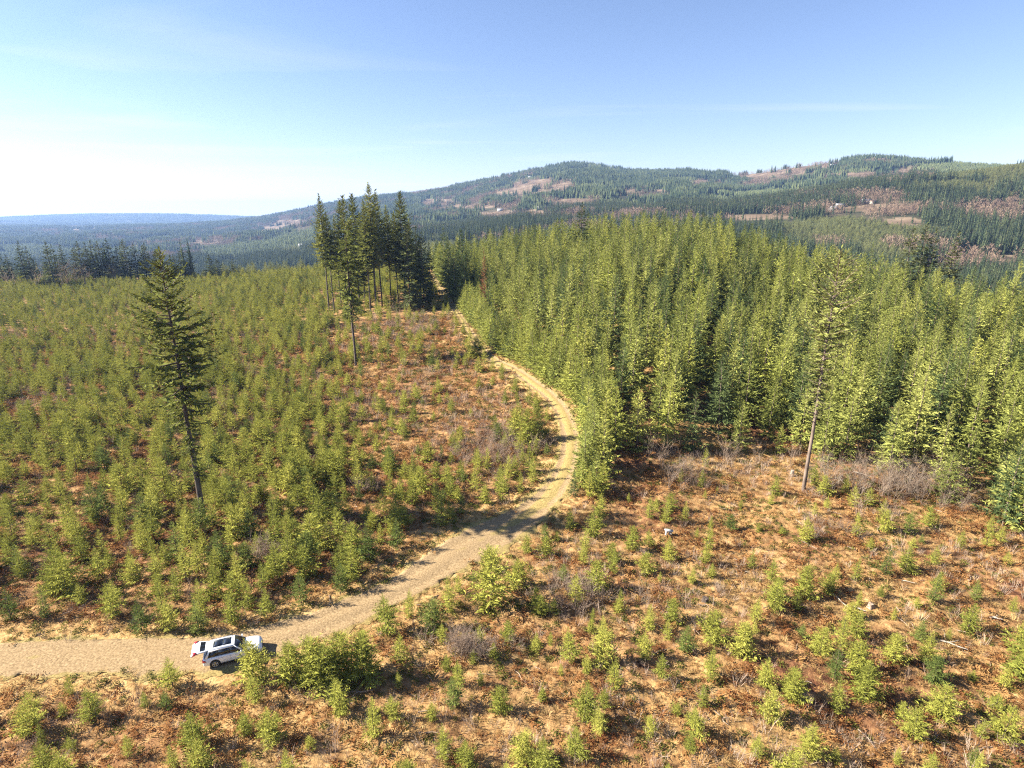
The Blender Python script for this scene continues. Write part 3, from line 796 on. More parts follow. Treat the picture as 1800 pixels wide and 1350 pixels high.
order = np.argsort(-sizes)
ST = ['stand_green', 'stand_yellow', 'stand_dark']
stint = np.where((roadside > .2) & (r.random(len(x)) < .45), 'stand_yellow', r.choice(ST, len(x), p=[.66, .13, .21]))
srz = r.uniform(0, 6.28, len(x)); svar = r.integers(0, 1000, len(x))
single_s = set(order[:285].tolist())
for i in order[:285]:
    i = int(i)
    if edge_kind[i]: me, sc = EM[svar[i] % len(EM)], h[i] / 8.0
    else: me, sc = SM[svar[i] % len(SM)], h[i] / 16.0
    wsc = sc * r.uniform(.88, 1.18) if edge_kind[i] else (.30 * 1 + .70 * sc) * r.uniform(.85, 1.12)
    t = thing_tree('stand_fir', (x[i], y[i], gz[i] - .1), srz[i], (wsc, wsc, sc), *me, None, 'fir tree', 'firs of the dense stand on the hill', M[stint[i]], (r.normal(0, .015), r.normal(0, .015)))
    PEOPLE.append((t, 'stand', h[i], stint[i], px[i], py[i], x[i], y[i]))
rest = np.array([i for i in range(len(x)) if i not in single_s])
protos = [join_meshes('stand_fir', [(c, M[m]), (t, M['bark_pale'])]) for m in ST for c, t in STAND + EDGE]
nS, nE = len(STAND), len(EDGE)
pidx = np.array([ST.index(stint[i]) * (nS + nE) + (nS + svar[i] % nE if edge_kind[i] else svar[i] % nS) for i in rest])
sv = np.where(edge_kind[rest], h[rest] / 8.0, h[rest] / 16.0)
wv = np.where(edge_kind[rest], sv, (.30 + .70 * sv)) * r.uniform(.85, 1.15, len(rest))
scatter('fir_stand_cover', protos, np.stack([x[rest], y[rest], gz[rest] - .1], 1), srz[rest], np.stack([wv, wv, sv], 1), pidx, 'rest of the dense fir stand over the hill')
print('young', len(young), 'stand', len(x))

# ------------------------------------------------------------------ the tall single firs
def single_tree(name, spec, px_base, top_py, cmat, tmat, label, cat='tall fir', extra=None, **kw):
    X, Y, Zg = place(*px_base)
    H = height_for(X, Y, Zg, top_py)
    c, t = fir(spec[0], H, spec[1], spec[2], *spec[3:], **kw)
    if extra: extra(t, H)
    o = empty(name, (X, Y, Zg - .1))
    tag(o, label, cat)
    obj('crown', c.mesh(name + '_crown', [cmat]), o); obj('trunk', t.mesh(name + '_trunk', [tmat], True), o)
    return o, H
single_tree('tall_fir', (701, prof_table([.20, .28, .36, .44, .52, .60, .70, .80, .88, .95, 1], [1.1, 1.5, 2.0, 2.9, 4.0, 4.7, 4.6, 3.5, 2.5, 1.5, .4]), .19, 40, 6, (.8, .05, -.30), .30, 11, .28, .18),
            (358, 912), 438, M['tall_needles'], M['bark'], 'tall lone fir with a dark bare lower trunk standing among the young firs', up=.3, trunk_r=.0105, jit=.40, gap=.12)
single_tree('tall_fir', (702, prof_table([.28, .36, .44, .55, .70, .85, 1], [1.6, 3.8, 4.6, 4.4, 3.4, 2.0, .4]), .31, 34, 6, (.9, .1, -.35), .30, 9, .32, .19),
            (626, 643), 340, M['tall_needles'], M['bark'], 'tall fir with a long bare pole trunk standing in front of the clump', up=.35, trunk_r=.0080, jit=.45, gap=.2)
def snags(tb, H):
    for zf_, a, L in ((.355, .1, 2.6), (.345, 3.0, 1.6), (.43, 3.3, 1.9), (.57, .2, 2.4), (.52, .5, 1.5), (.31, 2.5, .8)):
        p = np.array([0, 0, zf_ * H]); d = np.array([math.cos(a), -abs(math.sin(a)) * .6, .25])
        tube(tb, [p, p + d * L * .5, p + d * L * .8 + np.array([0, 0, .25]), p + d * L + np.array([0, 0, .6])], [.09, .06, .04, .02], 4)
def right_prof(t): return float(np.interp(t, [.34, .40, .5, .58, .66, .74, .82, .9, 1], [1.2, 1.8, 2.0, 2.3, 3.4, 4.1, 3.5, 2.3, .5]))
single_tree('tall_fir', (703, right_prof, .34, 40, 6, (.9, .25, -.05), .16, 11, .26, .11),
            (1412, 862), 432, M['tall_olive'], M['bark_pale'], 'tall thin fir with pale trunk and broken dead limbs before the stand', extra=snags, up=.3, trunk_r=.0080, jit=.55, gap=.15)

# the clump beside the road
clump = [  # base px, base py, top py, variant, tint, label
    (579, 549, 342, 1, 'outermost fir of the clump on the open field side, thin pale trunk'),
    (588, 550, 372, 3, 'slim dark-trunked fir second from the field side of the clump'),
    (612, 545, 350, 0, 'fir of the clump directly behind the bare pole trunk'),
    (633, 548, 338, 2, 'broad fir of the clump just beyond the bare pole trunk towards the road'),
    (652, 552, 352, 1, 'fir in the front of the clump with two crossing bare trunks below'),
    (662, 546, 322, 0, 'highest fir of the clump, its ragged tip above the ridge'),
    (672, 540, 332, 3, 'narrow fir behind the highest fir of the clump'),
    (688, 536, 362, 1, 'half-hidden fir between the highest fir and the broad dark fir'),
    (713, 530, 334, 2, 'broad dark fir of the clump on the road side'),
    (725, 534, 385, 4, 'lower dark fir at the road-side end of the clump'),
    (740, 528, 420, 2, 'short spreading fir closing the clump beside the road'),
    (600, 538, 380, 4, 'fir inside the clump seen between the first two trunks'),
    (620, 536, 392, 3, 'slim fir inside the clump behind the broad fir'),
    (642, 535, 375, 4, 'fir deep inside the clump with hidden crown'),
    (700, 532, 372, 0, 'fir inside the clump before the broad dark fir'),
    (660, 530, 368, 1, 'farthest fir inside the clump, a thin trunk far back')]
for k, (bx, by, ty, v, lab) in enumerate(clump):
    X, Y, Zg = place(bx, by); H = height_for(X, Y, Zg, ty); sc = H / 38.0
    w = sc * (1.12 if v == 2 else 1.0)
    thing_tree('clump_fir', (X, Y, Zg - .1), k * 1.7, (w, w, sc), *TM[v], lab, 'tall fir', 'tall firs of the clump beside the road', M['tall_needles'])
for k, (bx, by, ty, v, w_, lab) in enumerate([(722, 548, 392, 2, 1.25, 'broad dark fir with branches down to the ground at the clump edge'), (746, 542, 408, 2, 1.2, 'dark skirted fir beside the road at the clump edge'),
                                       (757, 522, 424, 0, 1.1, 'dark skirted fir farther up the road from the clump'), (736, 515, 396, 3, 1.3, 'dark skirted fir filling the gap behind the clump edge')]):
    X, Y, Zg = place(bx, by); H = height_for(X, Y, Zg, ty); sc = H / 26.0
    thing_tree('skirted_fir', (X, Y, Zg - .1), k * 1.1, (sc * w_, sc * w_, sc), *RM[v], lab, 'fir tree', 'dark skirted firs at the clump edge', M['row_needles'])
# short firs shading the road behind the clump; its shade painted into dark needles
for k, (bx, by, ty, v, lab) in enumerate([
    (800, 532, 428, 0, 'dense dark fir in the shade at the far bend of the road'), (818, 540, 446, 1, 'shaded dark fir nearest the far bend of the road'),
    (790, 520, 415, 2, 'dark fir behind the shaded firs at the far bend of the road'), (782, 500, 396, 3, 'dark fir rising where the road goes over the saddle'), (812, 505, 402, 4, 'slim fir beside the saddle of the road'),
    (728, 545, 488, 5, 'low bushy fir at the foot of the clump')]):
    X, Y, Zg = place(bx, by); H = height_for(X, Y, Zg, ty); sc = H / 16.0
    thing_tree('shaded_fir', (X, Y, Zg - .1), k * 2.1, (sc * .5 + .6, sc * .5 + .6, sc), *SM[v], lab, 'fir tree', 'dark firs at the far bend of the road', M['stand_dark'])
# veterans rising out of the stand and behind it
for k, (bx, tp, dist, ty, v, lab) in enumerate([
    (1024, 0, 236, 362, 2, 'dark older fir with a broad top rising above the stand crest'), (1612, 0, 205, 405, 0, 'first of three dark firs standing together behind the stand'), (1634, 0, 208, 398, 2, 'middle and highest of three dark firs behind the stand'),
    (1652, 0, 204, 408, 3, 'last of three dark firs behind the stand, next to the gap'), (1693, 0, 200, 414, 1, 'dark solitary fir behind the stand beside the three together')]):
    X = s_of_px(bx) * dist; Y = dist
    Zg = float(zf(np.array([X]), np.array([Y]))[0]); H = height_for(X, Y, Zg, ty - 7); sc = H / 26.0
    w = .55 + .85 * sc
    thing_tree('older_fir', (X, Y, Zg - .1), k * 1.3, (w, w, sc), *RM[v % 4], lab, 'fir tree', 'older dark firs beyond the stand', M['row_needles'])
X, Y, Zg = place(852, 560); H = height_for(X, Y, Zg, 436); sc = H / 16
thing_tree('dead_fir', (X, Y, Zg - .1), .6, (sc * .5, sc * .5, sc), *SM[3], 'dead rust-brown fir at the stand edge near the far bend', 'dead fir', None, M['rust_needles'])

# the row of big firs at the far edge of the field
rowspec = [(-14, 500, 440, 0), (8, 498, 442, 2), (22, 500, 447, 1), (50, 505, 424, 1), (60, 500, 432, 3), (97, 507, 424, 0), (104, 498, 430, 3), (118, 494, 430, 1), (132, 492, 436, 2), (148, 494, 424, 2), (158, 492, 426, 0),
           (172, 494, 422, 3), (182, 490, 424, 2), (196, 491, 420, 0), (208, 488, 432, 2), (226, 487, 420, 2), (240, 484, 428, 0), (252, 483, 430, 1), (262, 482, 426, 3), (276, 483, 438, 2), (304, 482, 446, 0), (320, 481, 442, 2), (330, 480, 452, 1), (366, 481, 446, 0), (384, 481, 454, 2), (408, 480, 456, 3)]
side = ['outermost', 'second', 'third', 'fourth', 'fifth', 'sixth', 'seventh', 'eighth', 'ninth', 'tenth', 'eleventh', 'twelfth', 'thirteenth', 'fourteenth', 'fifteenth', 'sixteenth', 'seventeenth', 'eighteenth', 'nineteenth', 'twentieth', 'next but three from the inner end', 'next but two']
feat = ['narrow', 'broad', 'ragged', 'straight', 'slim']
for k, (bx, by, ty, v) in enumerate(rowspec):
    X, Y, Zg = place(bx, by)
    if Y > 344: X, Y = X * 341 / Y, 341.0 + (k % 3) * 1.5; Zg = float(zf(np.array([X]), np.array([Y]))[0])
    H = height_for(X, Y, Zg, ty); sc = H / 26
    n_ = len(rowspec)
    if k < 20: where = f'{side[k]} counted from the frame side'
    else: where = f"{['sixth', 'fifth', 'fourth', 'third', 'second', 'outermost'][k - 20]} counted from the clump side"
    thing_tree('row_fir', (X, Y, Zg - .1), k * 1.9, (.6 + 1.05 * sc, .6 + 1.05 * sc, sc), *RM[v], f'dark fir of the row edging the field, {where}', 'fir tree', 'row of dark firs at the far edge of the field', M['row_needles'])

# ------------------------------------------------------------------ far woods on the slopes and in the valley
def far_tree(buf, x, y, z, H, R, r, layers=4, sides=6):
    """ragged conifer: stacked star-shaped skirts"""
    for L in range(layers):
        f0 = L / layers
        zb = z + H * (.10 + .80 * f0 * .92); zt = z + H * min(1.0, .10 + .80 * f0 + .42 * (1 - f0 * .35))
        rad = R * (1 - f0) ** .8 * r.uniform(.85, 1.15)
        a = np.arange(sides * 2) * np.pi / sides + r.uniform(0, 6)
        rr_ = rad * np.where(np.arange(sides * 2) % 2, r.uniform(.50, .7, sides * 2), r.uniform(.85, 1.2, sides * 2))
        V = np.stack([x + np.cos(a) * rr_, y + np.sin(a) * rr_, zb + r.uniform(-.04, .04, sides * 2) * H - .06 * H * (np.arange(sides * 2) % 2 == 0)], 1)
        V = np.vstack([V, [[x + r.normal(0, .1), y + r.normal(0, .1), zt]]])
        k = np.arange(sides * 2)
        buf.add(V, np.stack([k, (k + 1) % (sides * 2), np.full(sides * 2, sides * 2)], 1))
rng = np.random.default_rng(808)
def far_single(seed, H, R):
    c, t = fir(seed, H, prof_cone(R, .75, .12, .15), .12, 10, 5, (.9, .1, -.25), .25, 3, .62, .30, .3, .011, .3, (30, 60), .05, 0, 4, False)
    inner = Buf(); far_tree(inner, 0, 0, 0, H * .97, R * .55, np.random.default_rng(seed), 3, 4)
    c.add(inner.V(), inner.F()[0]); return c, t
FAR1 = [far_single(900 + i, 24.0, R) for i, R in enumerate((3.7, 3.2, 4.1, 3.5, 3.0))]
def clump_mesh(name, n, size, h0, h1, rk, mat, layers, sides):
    b = Buf()
    for i in range(n):
        H = rng.uniform(h0, h1)
        far_tree(b, rng.uniform(-size / 2, size / 2), rng.uniform(-size / 2, size / 2), -4.0, H + 4.0, H * rk * rng.uniform(.85, 1.2), rng, layers, sides)
    return b.mesh(name, [mat])
def bare_clump(name, n, size, h0, h1):
    b = Buf()
    for i in range(n):
        H = rng.uniform(h0, h1); x0, y0 = rng.uniform(-size / 2, size / 2, 2)
        for k in range(26):       # a cloud of thin twig blades in the shape of a broad crown
            a = rng.uniform(0, 6.28); q = rng.uniform(.15, 1); rad = H * .38 * math.sin(min(q * 2.4, 2.9)) * rng.uniform(.3, 1)
            p = np.array([x0 + math.cos(a) * rad, y0 + math.sin(a) * rad, H * q]); d = np.array([math.cos(a) * .7, math.sin(a) * .7, .8]); d /= np.linalg.norm(d)
            sd = np.cross(d, rng.normal(0, 1, 3)); sd /= np.linalg.norm(sd) + 1e-6
            b.add([p - d * H * .12 + sd * .25, p - d * H * .12 - sd * .25, p + d * H * .13], [[0, 1, 2]])
    return b.mesh(name, [M['far_brown']])
C10 = [clump_mesh('far_wood', 15, 24, 13, 25, .19, M['far_needles'], 4, 4) for _ in range(4)]
C60 = [clump_mesh('far_wood', 52, 78, 16, 32, .20, M['far_needles'], 2, 3) for _ in range(3)]
CY = [clump_mesh('far_young_wood', 14, 20, 6, 11, .25, M['hill_young'], 3, 4) for _ in range(3)]
CB = [bare_clump('far_bare_wood', 8, 22, 8, 16) for _ in range(3)]

# what the camera (and one a step to its side) can see over the nearer land
vs_px = np.linspace(-140, 1940, 261); vs_s = s_of_px(vs_px)
vs_y = np.concatenate([np.arange(60, 620, 10.0), np.exp(np.arange(math.log(620), math.log(13000), .03))])
SS, YY = np.meshgrid(vs_s, vs_y)
hz = zf_base(SS * YY, YY)
tree_on = np.where((YY < np.interp(SS, _E_S, _E_Y) * 1.03) & (SS > s_of_px(830)) & (YY > 120), 11.0, 0.0)
tan_el = (hz + tree_on - CAM_H) / YY
runmax = np.maximum.accumulate(np.vstack([np.full((1, len(vs_s)), -9.0), tan_el[:-1]]), axis=0)
def seen(x, y, z, extra):
    s = x / y
    ci = np.clip(np.searchsorted(vs_s, s), 0, len(vs_s) - 1); ri = np.clip(np.searchsorted(vs_y, y) - 1, 0, len(vs_y) - 1)
    return ((z + extra - CAM_H) / y > runmax[ri, ci] - .003) & (np.abs(s - s_of_px(900)) < .98)
def far_points(y0, y1, step, seed):
    x, y, r = jitter_grid(-y1 * .98, y1 * .98, y0, y1, step, seed)
    ok = np.abs(x / y) < .97
    x, y = x[ok], y[ok]
    z = zf_base(x, y); px, py, Z = project(x, y, z)
    ok = seen(x, y, z, 26) & (y > np.interp(x / y, _E_S, _E_Y) * 1.05)
    x, y, z, px, py = (a[ok] for a in (x, y, z, px, py))
    ck = clearing_at(px, py)
    hp = 24 * FPX / np.hypot(x, y)
    for f_ in (.35, .7):
        c2 = clearing_at(px, py - hp * f_); ck = np.where((ck == 0) & (c2 > 0), c2, ck)
    mix_n = fbm(x / 210, y / 210 + 7, 66, 3); mix_m = fbm(x / 60, y / 60, 67, 3)
    return x, y, z, px, py, ck, mix_n, mix_m, r
far1_protos = [join_meshes('far_conifer', [(c, M['far_needles']), (t, M['bark'])]) for c, t in FAR1]
X, Y, Zv, px, py, ck, mn, mm, r = far_points(340, 1450, 5.0, 71)
brown = (mn > .585) & (mm > .40) & (py < 470) | ((py > 430) & (px > 1440) & (px < 1800) & (mm > .66))
conif = (ck == 0) & ~brown & ~((mn < .44) & (mm > .5)) & (r.random(len(X)) < .93) | ((ck > 0) & (ck < 3) & (r.random(len(X)) < .02))
# the slope below the field edge is replanted ground too
pale = (Y < 950) & (px < 620)
conif &= ~pale | (fbm(X / 70, Y / 40, 68, 2) > .60)
def put(name, protos, sel, lo, hi, base, label, wide=1.0):
    n = int(sel.sum()); h = r.uniform(lo, hi, n) / base
    scatter(name, protos, np.stack([X[sel], Y[sel], Zv[sel] - .4], 1), r.uniform(0, 6.28, n), np.stack([h * wide * r.uniform(.85, 1.15, n), h * wide * r.uniform(.85, 1.15, n), h], 1), r.integers(0, len(protos), n), label)
    print(name, n)
put('valley_forest', far1_protos, conif, 12, 25, 24.0, 'dark conifer forest filling the valley beyond the stand')
sel = ((ck == 3) | ((mn < .44) & (mm > .5))) & (r.random(len(X)) < .9) | (pale & ~conif & (ck != 1) & (r.random(len(X)) < .5))
put('valley_young_forest', [join_meshes('far_young_conifer', [(c, M['far_young']), (t, M['bark'])]) for c, t in YOUNG[:3]], sel, 4.5, 9.0, 4.0, 'paler young plantations in the valley', 1.15)
X, Y, Zv, px, py, ck, mn, mm, r = far_points(360, 1450, 16, 72)
sel = ((mn > .56) & (mm > .42) & (ck != 3) & (py < 470)) | ((ck == 1) & (r.random(len(X)) < .25)) | ((py > 425) & (px > 1440) & (mm > .60))
put('valley_bare_woods', CB, sel, .8, 1.25, 1.0, 'bare purplish brown deciduous woods in the valley')
X, Y, Zv, px, py, ck, mn, mm, r = far_points(1450, 4400, 20, 73)
brown = (mn > .56) & (mm > .38) & (np.abs(px - 1130) > 170) | ((mn > .545) & (px > 1300) & (mm > .42)) | ((mn > .52) & (px > 700) & (px < 960) & (py > 335) & (mm > .45))
conif = ((ck == 0) & ~brown & (mn >= .41)) | ((ck > 0) & (ck < 3) & (r.random(len(X)) < .05))
put('hill_forest', C10, conif, .72, 1.15, 1.0, 'dark conifer forest covering the far hills')
put('hill_young_forest', CY, (ck == 3) | ((ck == 0) & (mn < .41)), .9, 1.2, 1.0, 'paler young plantations on the far hills')
put('hill_bare_woods', CB, brown & (ck == 0) | ((ck == 1) & (r.random(len(X)) < .18)), .8, 1.3, 1.0, 'bare purplish brown woods on the far hills')
X, Y, Zv, px, py, ck, mn, mm, r = far_points(4400, 11500, 64, 74)
put('plain_forest', C60, (ck == 0) & (mn < .60), .7, 1.1, 1.0, 'bluish hazy forest on the distant plain')

# ------------------------------------------------------------------ undergrowth: bracken, dry grass, low scrub, twigs
def tuft_mesh(name, seed, n, h, spread, wid, mat, bend=.5):
    r = np.random.default_rng(seed); b = Buf()
    a = r.uniform(0, 6.28, n); rad = spread * np.sqrt(r.random(n)) * .6
    base = np.stack([np.cos(a) * rad, np.sin(a) * rad, np.full(n, -.05)], 1)
    a2 = a + r.normal(0, .7, n); hh = h * r.uniform(.5, 1.1, n); out = np.stack([np.cos(a2), np.sin(a2), np.zeros(n)], 1) * (bend * hh)[:, None]
    sd = np.stack([-np.sin(a2), np.cos(a2), np.zeros(n)], 1) * (wid * r.uniform(.7, 1.3, n))[:, None]
    mid = base + out * .35; mid[:, 2] += hh * .7
    tip = base + out * 1.25; tip[:, 2] += hh * r.uniform(.75, 1.0, n)
    V = np.stack([base - sd, base + sd, mid + sd * .8, mid - sd * .8, tip], 1).reshape(-1, 3)
    i = np.arange(n)[:, None] * 5
    b.add(V, i + np.array([[0, 1, 2, 3]])); b.f[3].append(i + np.array([[3, 2, 4]]))
    return b.mesh(name, [mat])
def frond_mesh(name, seed, n, L, wid, mat, z0=.25):
    """dead bracken: arching fronds with feathered sides, half collapsed"""
    r = np.random.default_rng(seed); b = Buf()
    for i in range(n):
        a = r.uniform(0, 6.28); d = np.array([math.cos(a), math.sin(a), 0]); s = np.array([-d[1], d[0], 0]); p0 = d * r.uniform(0, .25) + np.array([r.normal(0, .25), r.normal(0, .25), 0])
        l = L * r.uniform(.6, 1.2); zz = z0 * r.uniform(.6, 1.6)
        for k in range(5):
            q = .15 + .17 * k
            c = p0 + d * l * q + np.array([0, 0, zz * math.sin(q * 2.6) + r.normal(0, .02)])
            for sg in (-1, 1):
                w = wid * (1 - q * .75) * r.uniform(.7, 1.2)
                e = c + s * sg * w + d * w * .5 + np.array([0, 0, r.normal(-.02, .08)])
                b.add([c - d * l * .055, c + d * l * .055, e + d * l * .03, e - d * l * .03], [[0, 1, 2, 3]])
    return b.mesh(name, [mat])
def leafball(name, seed, n, R, leaf, mat):
    r = np.random.default_rng(seed); b = Buf()
    th = r.uniform(0, 6.28, n); ph = np.arccos(r.uniform(0, 1, n)); rad = R * r.uniform(.45, 1.0, n)
    c = np.stack([np.cos(th) * np.sin(ph) * rad, np.sin(th) * np.sin(ph) * rad, np.cos(ph) * rad * .75], 1)
    u = r.normal(0, 1, (n, 3)); u /= np.linalg.norm(u, axis=1)[:, None]; w = np.cross(u, r.normal(0, 1, (n, 3))); w /= np.linalg.norm(w, axis=1)[:, None]
    s = (leaf * r.uniform(.6, 1.3, n))[:, None]
    b.add(np.stack([c - u * s, c + w * s * .5, c + u * s, c - w * s * .5], 1).reshape(-1, 3), np.arange(4 * n).reshape(-1, 4))
    return b.mesh(name, [mat])
def twig_tuft(name, seed, n, H, mat):
    r = np.random.default_rng(seed); b = Buf()
    for i in range(n):
        a = r.uniform(0, 6.28); p = np.array([math.cos(a), math.sin(a), 0]) * r.uniform(0, .35); d = np.array([math.cos(a) * r.uniform(0, .6), math.sin(a) * r.uniform(0, .6), 1.0]); h = H * r.uniform(.5, 1.1)
        s = np.cross(d, r.normal(0, 1, 3)); s /= np.linalg.norm(s); s *= .014
        m = p + d * h * .5; t = p + d * h + r.normal(0, .08, 3)
        b.add([p - s, p + s, m + s * .7, m - s * .7], [[0, 1, 2, 3]]); b.add([m - s * .7, m + s * .7, t], [[0, 1, 2]])
        for k in range(2):
            e = m + d * h * r.uniform(0, .35) + r.normal(0, .16, 3) * np.array([1, 1, .4]) + np.array([0, 0, .15]); q = m + (t - m) * r.uniform(0, .5)
            b.add([q - s * .6, q + s * .6, e], [[0, 1, 2]])
    return b.mesh(name, [mat])
GRASS = [tuft_mesh('grass_tuft', 1000 + i, 22, .42, .5, .020, M['straw'], .7) for i in range(4)]
BRACK = [frond_mesh('bracken_fronds', 1010 + i, 8, .75, .20, M['bracken'], .28) for i in range(5)]
SALAL = [leafball('low_scrub_leaves', 1020 + i, 90, .55, .085, M['lowgreen']) for i in range(3)]
TWIGT = [twig_tuft('bare_twig_tuft', 1030 + i, 16, 1.05, M['twigs']) for i in range(4)]
x, y, r = jitter_grid(-190, 150, 24, 190, .72, 81, .5)
ok = np.abs(x / y) < 1.5
x, y = x[ok], y[ok]
ok = r.random(len(x)) < np.clip(72 / y, .18, 1)
x, y = x[ok], y[ok]
z = zf(x, y); px, py, Z = project(x, y, z)
rr = right_of_road(px, py); front = np.interp(px, FRONT_X, FRONT_Y); rd = road_dist(x, y)
ok = (px > -380) & (px < 2200) & (py < 1430) & ~(rr & (py < front - 25) & (rd > 2)) & (rd > -.55) & ~((rd < .0) & (r.random(len(x)) < .45)) & ~off_limits(x, y, 0.0)
x, y, z, px, py, rr, rd = (a[ok] for a in (x, y, z, px, py, rr, rd))
far_up = np.clip(y / 70, 1, 2.0)
na_ = fbm(x / 9, y / 9, 201, 3); nb_ = fbm(x / 6, y / 6, 202, 3); nc_ = fbm(x / 11, y / 11, 203, 3)
u = r.random(len(x))
verge = (rd < 2.2)
pgrass = np.where(rr, .20 + 1.2 * np.clip(na_ - .46, 0, .4) * 2, .04 + .5 * np.clip(na_ - .5, 0, .4) * 2) + .45 * verge
nd_ = fbm(x / 5, y / 5, 204, 3)
pbrack = np.where(verge, .08, np.where(rr, .12, .24) + 2.4 * np.clip(nd_ - .44, 0, .3))
psal = np.where(nb_ > .54, .42, .07) + np.where(rr, .08, .22)
ptwig = np.where(nc_ > .52, .34, .05) * np.where(verge, .2, 1)
tot = pgrass + pbrack + psal + ptwig
dens = np.clip(tot / 1.0, .3, .95)
alive = r.random(len(x)) < dens
u = u * tot
kindsel = np.where(u < pgrass, 0, np.where(u < pgrass + pbrack, 1, np.where(u < pgrass + pbrack + psal, 2, 3)))
for k, (nm_, protos, lo, hi, lab) in enumerate([('dry_grass', GRASS, .7, 1.35, 'straw coloured dry grass tufts'), ('dead_bracken', BRACK, .7, 1.35, 'orange brown dead bracken'),
                                            ('low_evergreen_scrub', SALAL, .45, 1.1, 'low dark green scrub'), ('bare_twig_cover', TWIGT, .6, 1.4, 'thin bare purplish twigs')]):
    sel = alive & (kindsel == k); n = int(sel.sum())
    s_ = r.uniform(lo, hi, n) * far_up[sel] ** .6
    scatter(nm_, protos, np.stack([x[sel], y[sel], z[sel] - .03], 1), r.uniform(0, 6.28, n), np.stack([s_, s_, s_ * r.uniform(.7, 1.15, n)], 1), r.integers(0, len(protos), n), lab, r.normal(0, .1, (n, 2)))
    print(nm_, n)

SLASH = []
for i in range(5):
    b = Buf(); r_ = np.random.default_rng(1050 + i); L_ = r_.uniform(.9, 2.0)
    tube(b, [(-L_ / 2, 0, .05), (-L_ * .1, r_.normal(0, .08), .09), (L_ * .2, r_.normal(0, .1), .11), (L_ / 2, r_.normal(0, .12), .16)], [.05, .045, .035, .015], 5)
    if i % 2: tube(b, [(0, 0, .09), (.2, .22, .2), (.4, .5, .26)], [.025, .02, .008], 4)
    SLASH.append(b.mesh('slash_stick', [M['logwood']]))
sel = alive & (r.random(len(x)) < np.where(rr, .030, .016)) & (rd > .5); n = int(sel.sum())
scatter('woody_slash', SLASH, np.stack([x[sel], y[sel], z[sel]], 1), r.uniform(0, 6.28, n), r.uniform(.5, 1.2, n), r.integers(0, 5, n), 'small grey sticks and slash left from logging', r.normal(0, .12, (n, 2)))

# ------------------------------------------------------------------ bare shrubs and pale alders, one by one
bx_, by_, bs_, bv_ = [], [], [], []
r = np.random.default_rng(56)
for cx, cy, rx, ry, n, kind_ in ((715, 572, 70, 24, 70, 0), (860, 800, 85, 42, 60, 0), (1010, 1045, 70, 32, 14, 0), (1565, 858, 125, 24, 38, 1), (1200, 842, 60, 22, 12, 1), (470, 985, 30, 12, 8, 0), (760, 650, 60, 40, 26, 0), (1480, 930, 60, 25, 6, 0), (640, 865, 25, 12, 6, 0), (820, 1150, 60, 20, 18, 0), (875, 585, 22, 12, 10, 1)):
    for k in range(n):
        gx, gy = ray_ground(cx + r.normal(0, .5) * rx, cy + r.normal(0, .5) * ry)
        bx_.append(gx); by_.append(gy); bs_.append(r.uniform(.55, 1.1)); bv_.append(r.choice([1, 3, 0]) if kind_ else r.choice([0, 2, 0, 1]))
bx_, by_ = np.array(bx_), np.array(by_); okb = road_dist(bx_, by_) > .4
scatter('bare_brush', SHRUB, np.stack([bx_, by_, zf(bx_, by_)], 1)[okb], r.uniform(0, 6.28, int(okb.sum())), np.array(bs_)[okb], np.array(bv_)[okb], 'pinkish grey leafless brush')
SHRUB_PX = [(938, 800, 0, 1.2), (960, 785, 2, 1.1), (880, 800, 2, 1.0), (845, 810, 0, .8), (800, 800, 2, 1.0), (770, 815, 0, .9), (905, 825, 2, .9), (870, 845, 0, .8),
            (700, 560, 1, 1.1), (720, 572, 0, 1.3), (745, 566, 1, 1.2), (680, 572, 0, 1.2), (660, 566, 1, 1.1), (735, 590, 0, 1.2), (765, 580, 1, 1.0), (640, 572, 0, 1.0),
            (1450, 850, 1, 1.2), (1475, 845, 3, .8), (1500, 865, 1, 1.2), (1530, 855, 3, .9), (1555, 870, 1, 1.3), (1575, 862, 3, 1.0), (1600, 872, 1, 1.2), (1630, 872, 3, .9), (1665, 880, 3, 1.1), (1690, 900, 1, 1.1), (1520, 845, 3, 1.0),
            (1440, 838, 3, .9), (1462, 866, 1, 1.0), (1488, 852, 3, 1.0), (1512, 872, 1, 1.1), (1545, 850, 3, 1.1), (1567, 880, 1, 1.2), (1590, 852, 3, 1.1), (1615, 884, 1, 1.2), (1645, 860, 3, 1.1), (1655, 895, 1, 1.0), (1680, 872, 3, 1.0), (1425, 872, 2, 1.0), (1330, 815, 1, .9), (1290, 812, 1, .9),
            (1188, 845, 3, .7), (1175, 860, 1, .9), (1235, 835, 1, .9), (1215, 850, 0, 1.0), (1390, 820, 3, .8), (1140, 805, 3, .9), (1110, 770, 3, 1.2),
            (1035, 1040, 0, 1.0), (1010, 1035, 2, 1.1), (985, 1075, 2, .9), (800, 1150, 0, .9), (840, 1160, 2, .9), (470, 985, 0, 1.0), (300, 850, 2, 1.2), (630, 870, 0, 1.1), (1485, 935, 2, .9), (1560, 915, 0, 1.0), (1130, 1060, 1, .7),
            (870, 575, 1, 1.4), (885, 590, 1, 1.2), (660, 720, 2, 1.0), (505, 730, 2, 1.1), (120, 790, 2, 1.1)]
PALE = {3}
r = np.random.default_rng(55)
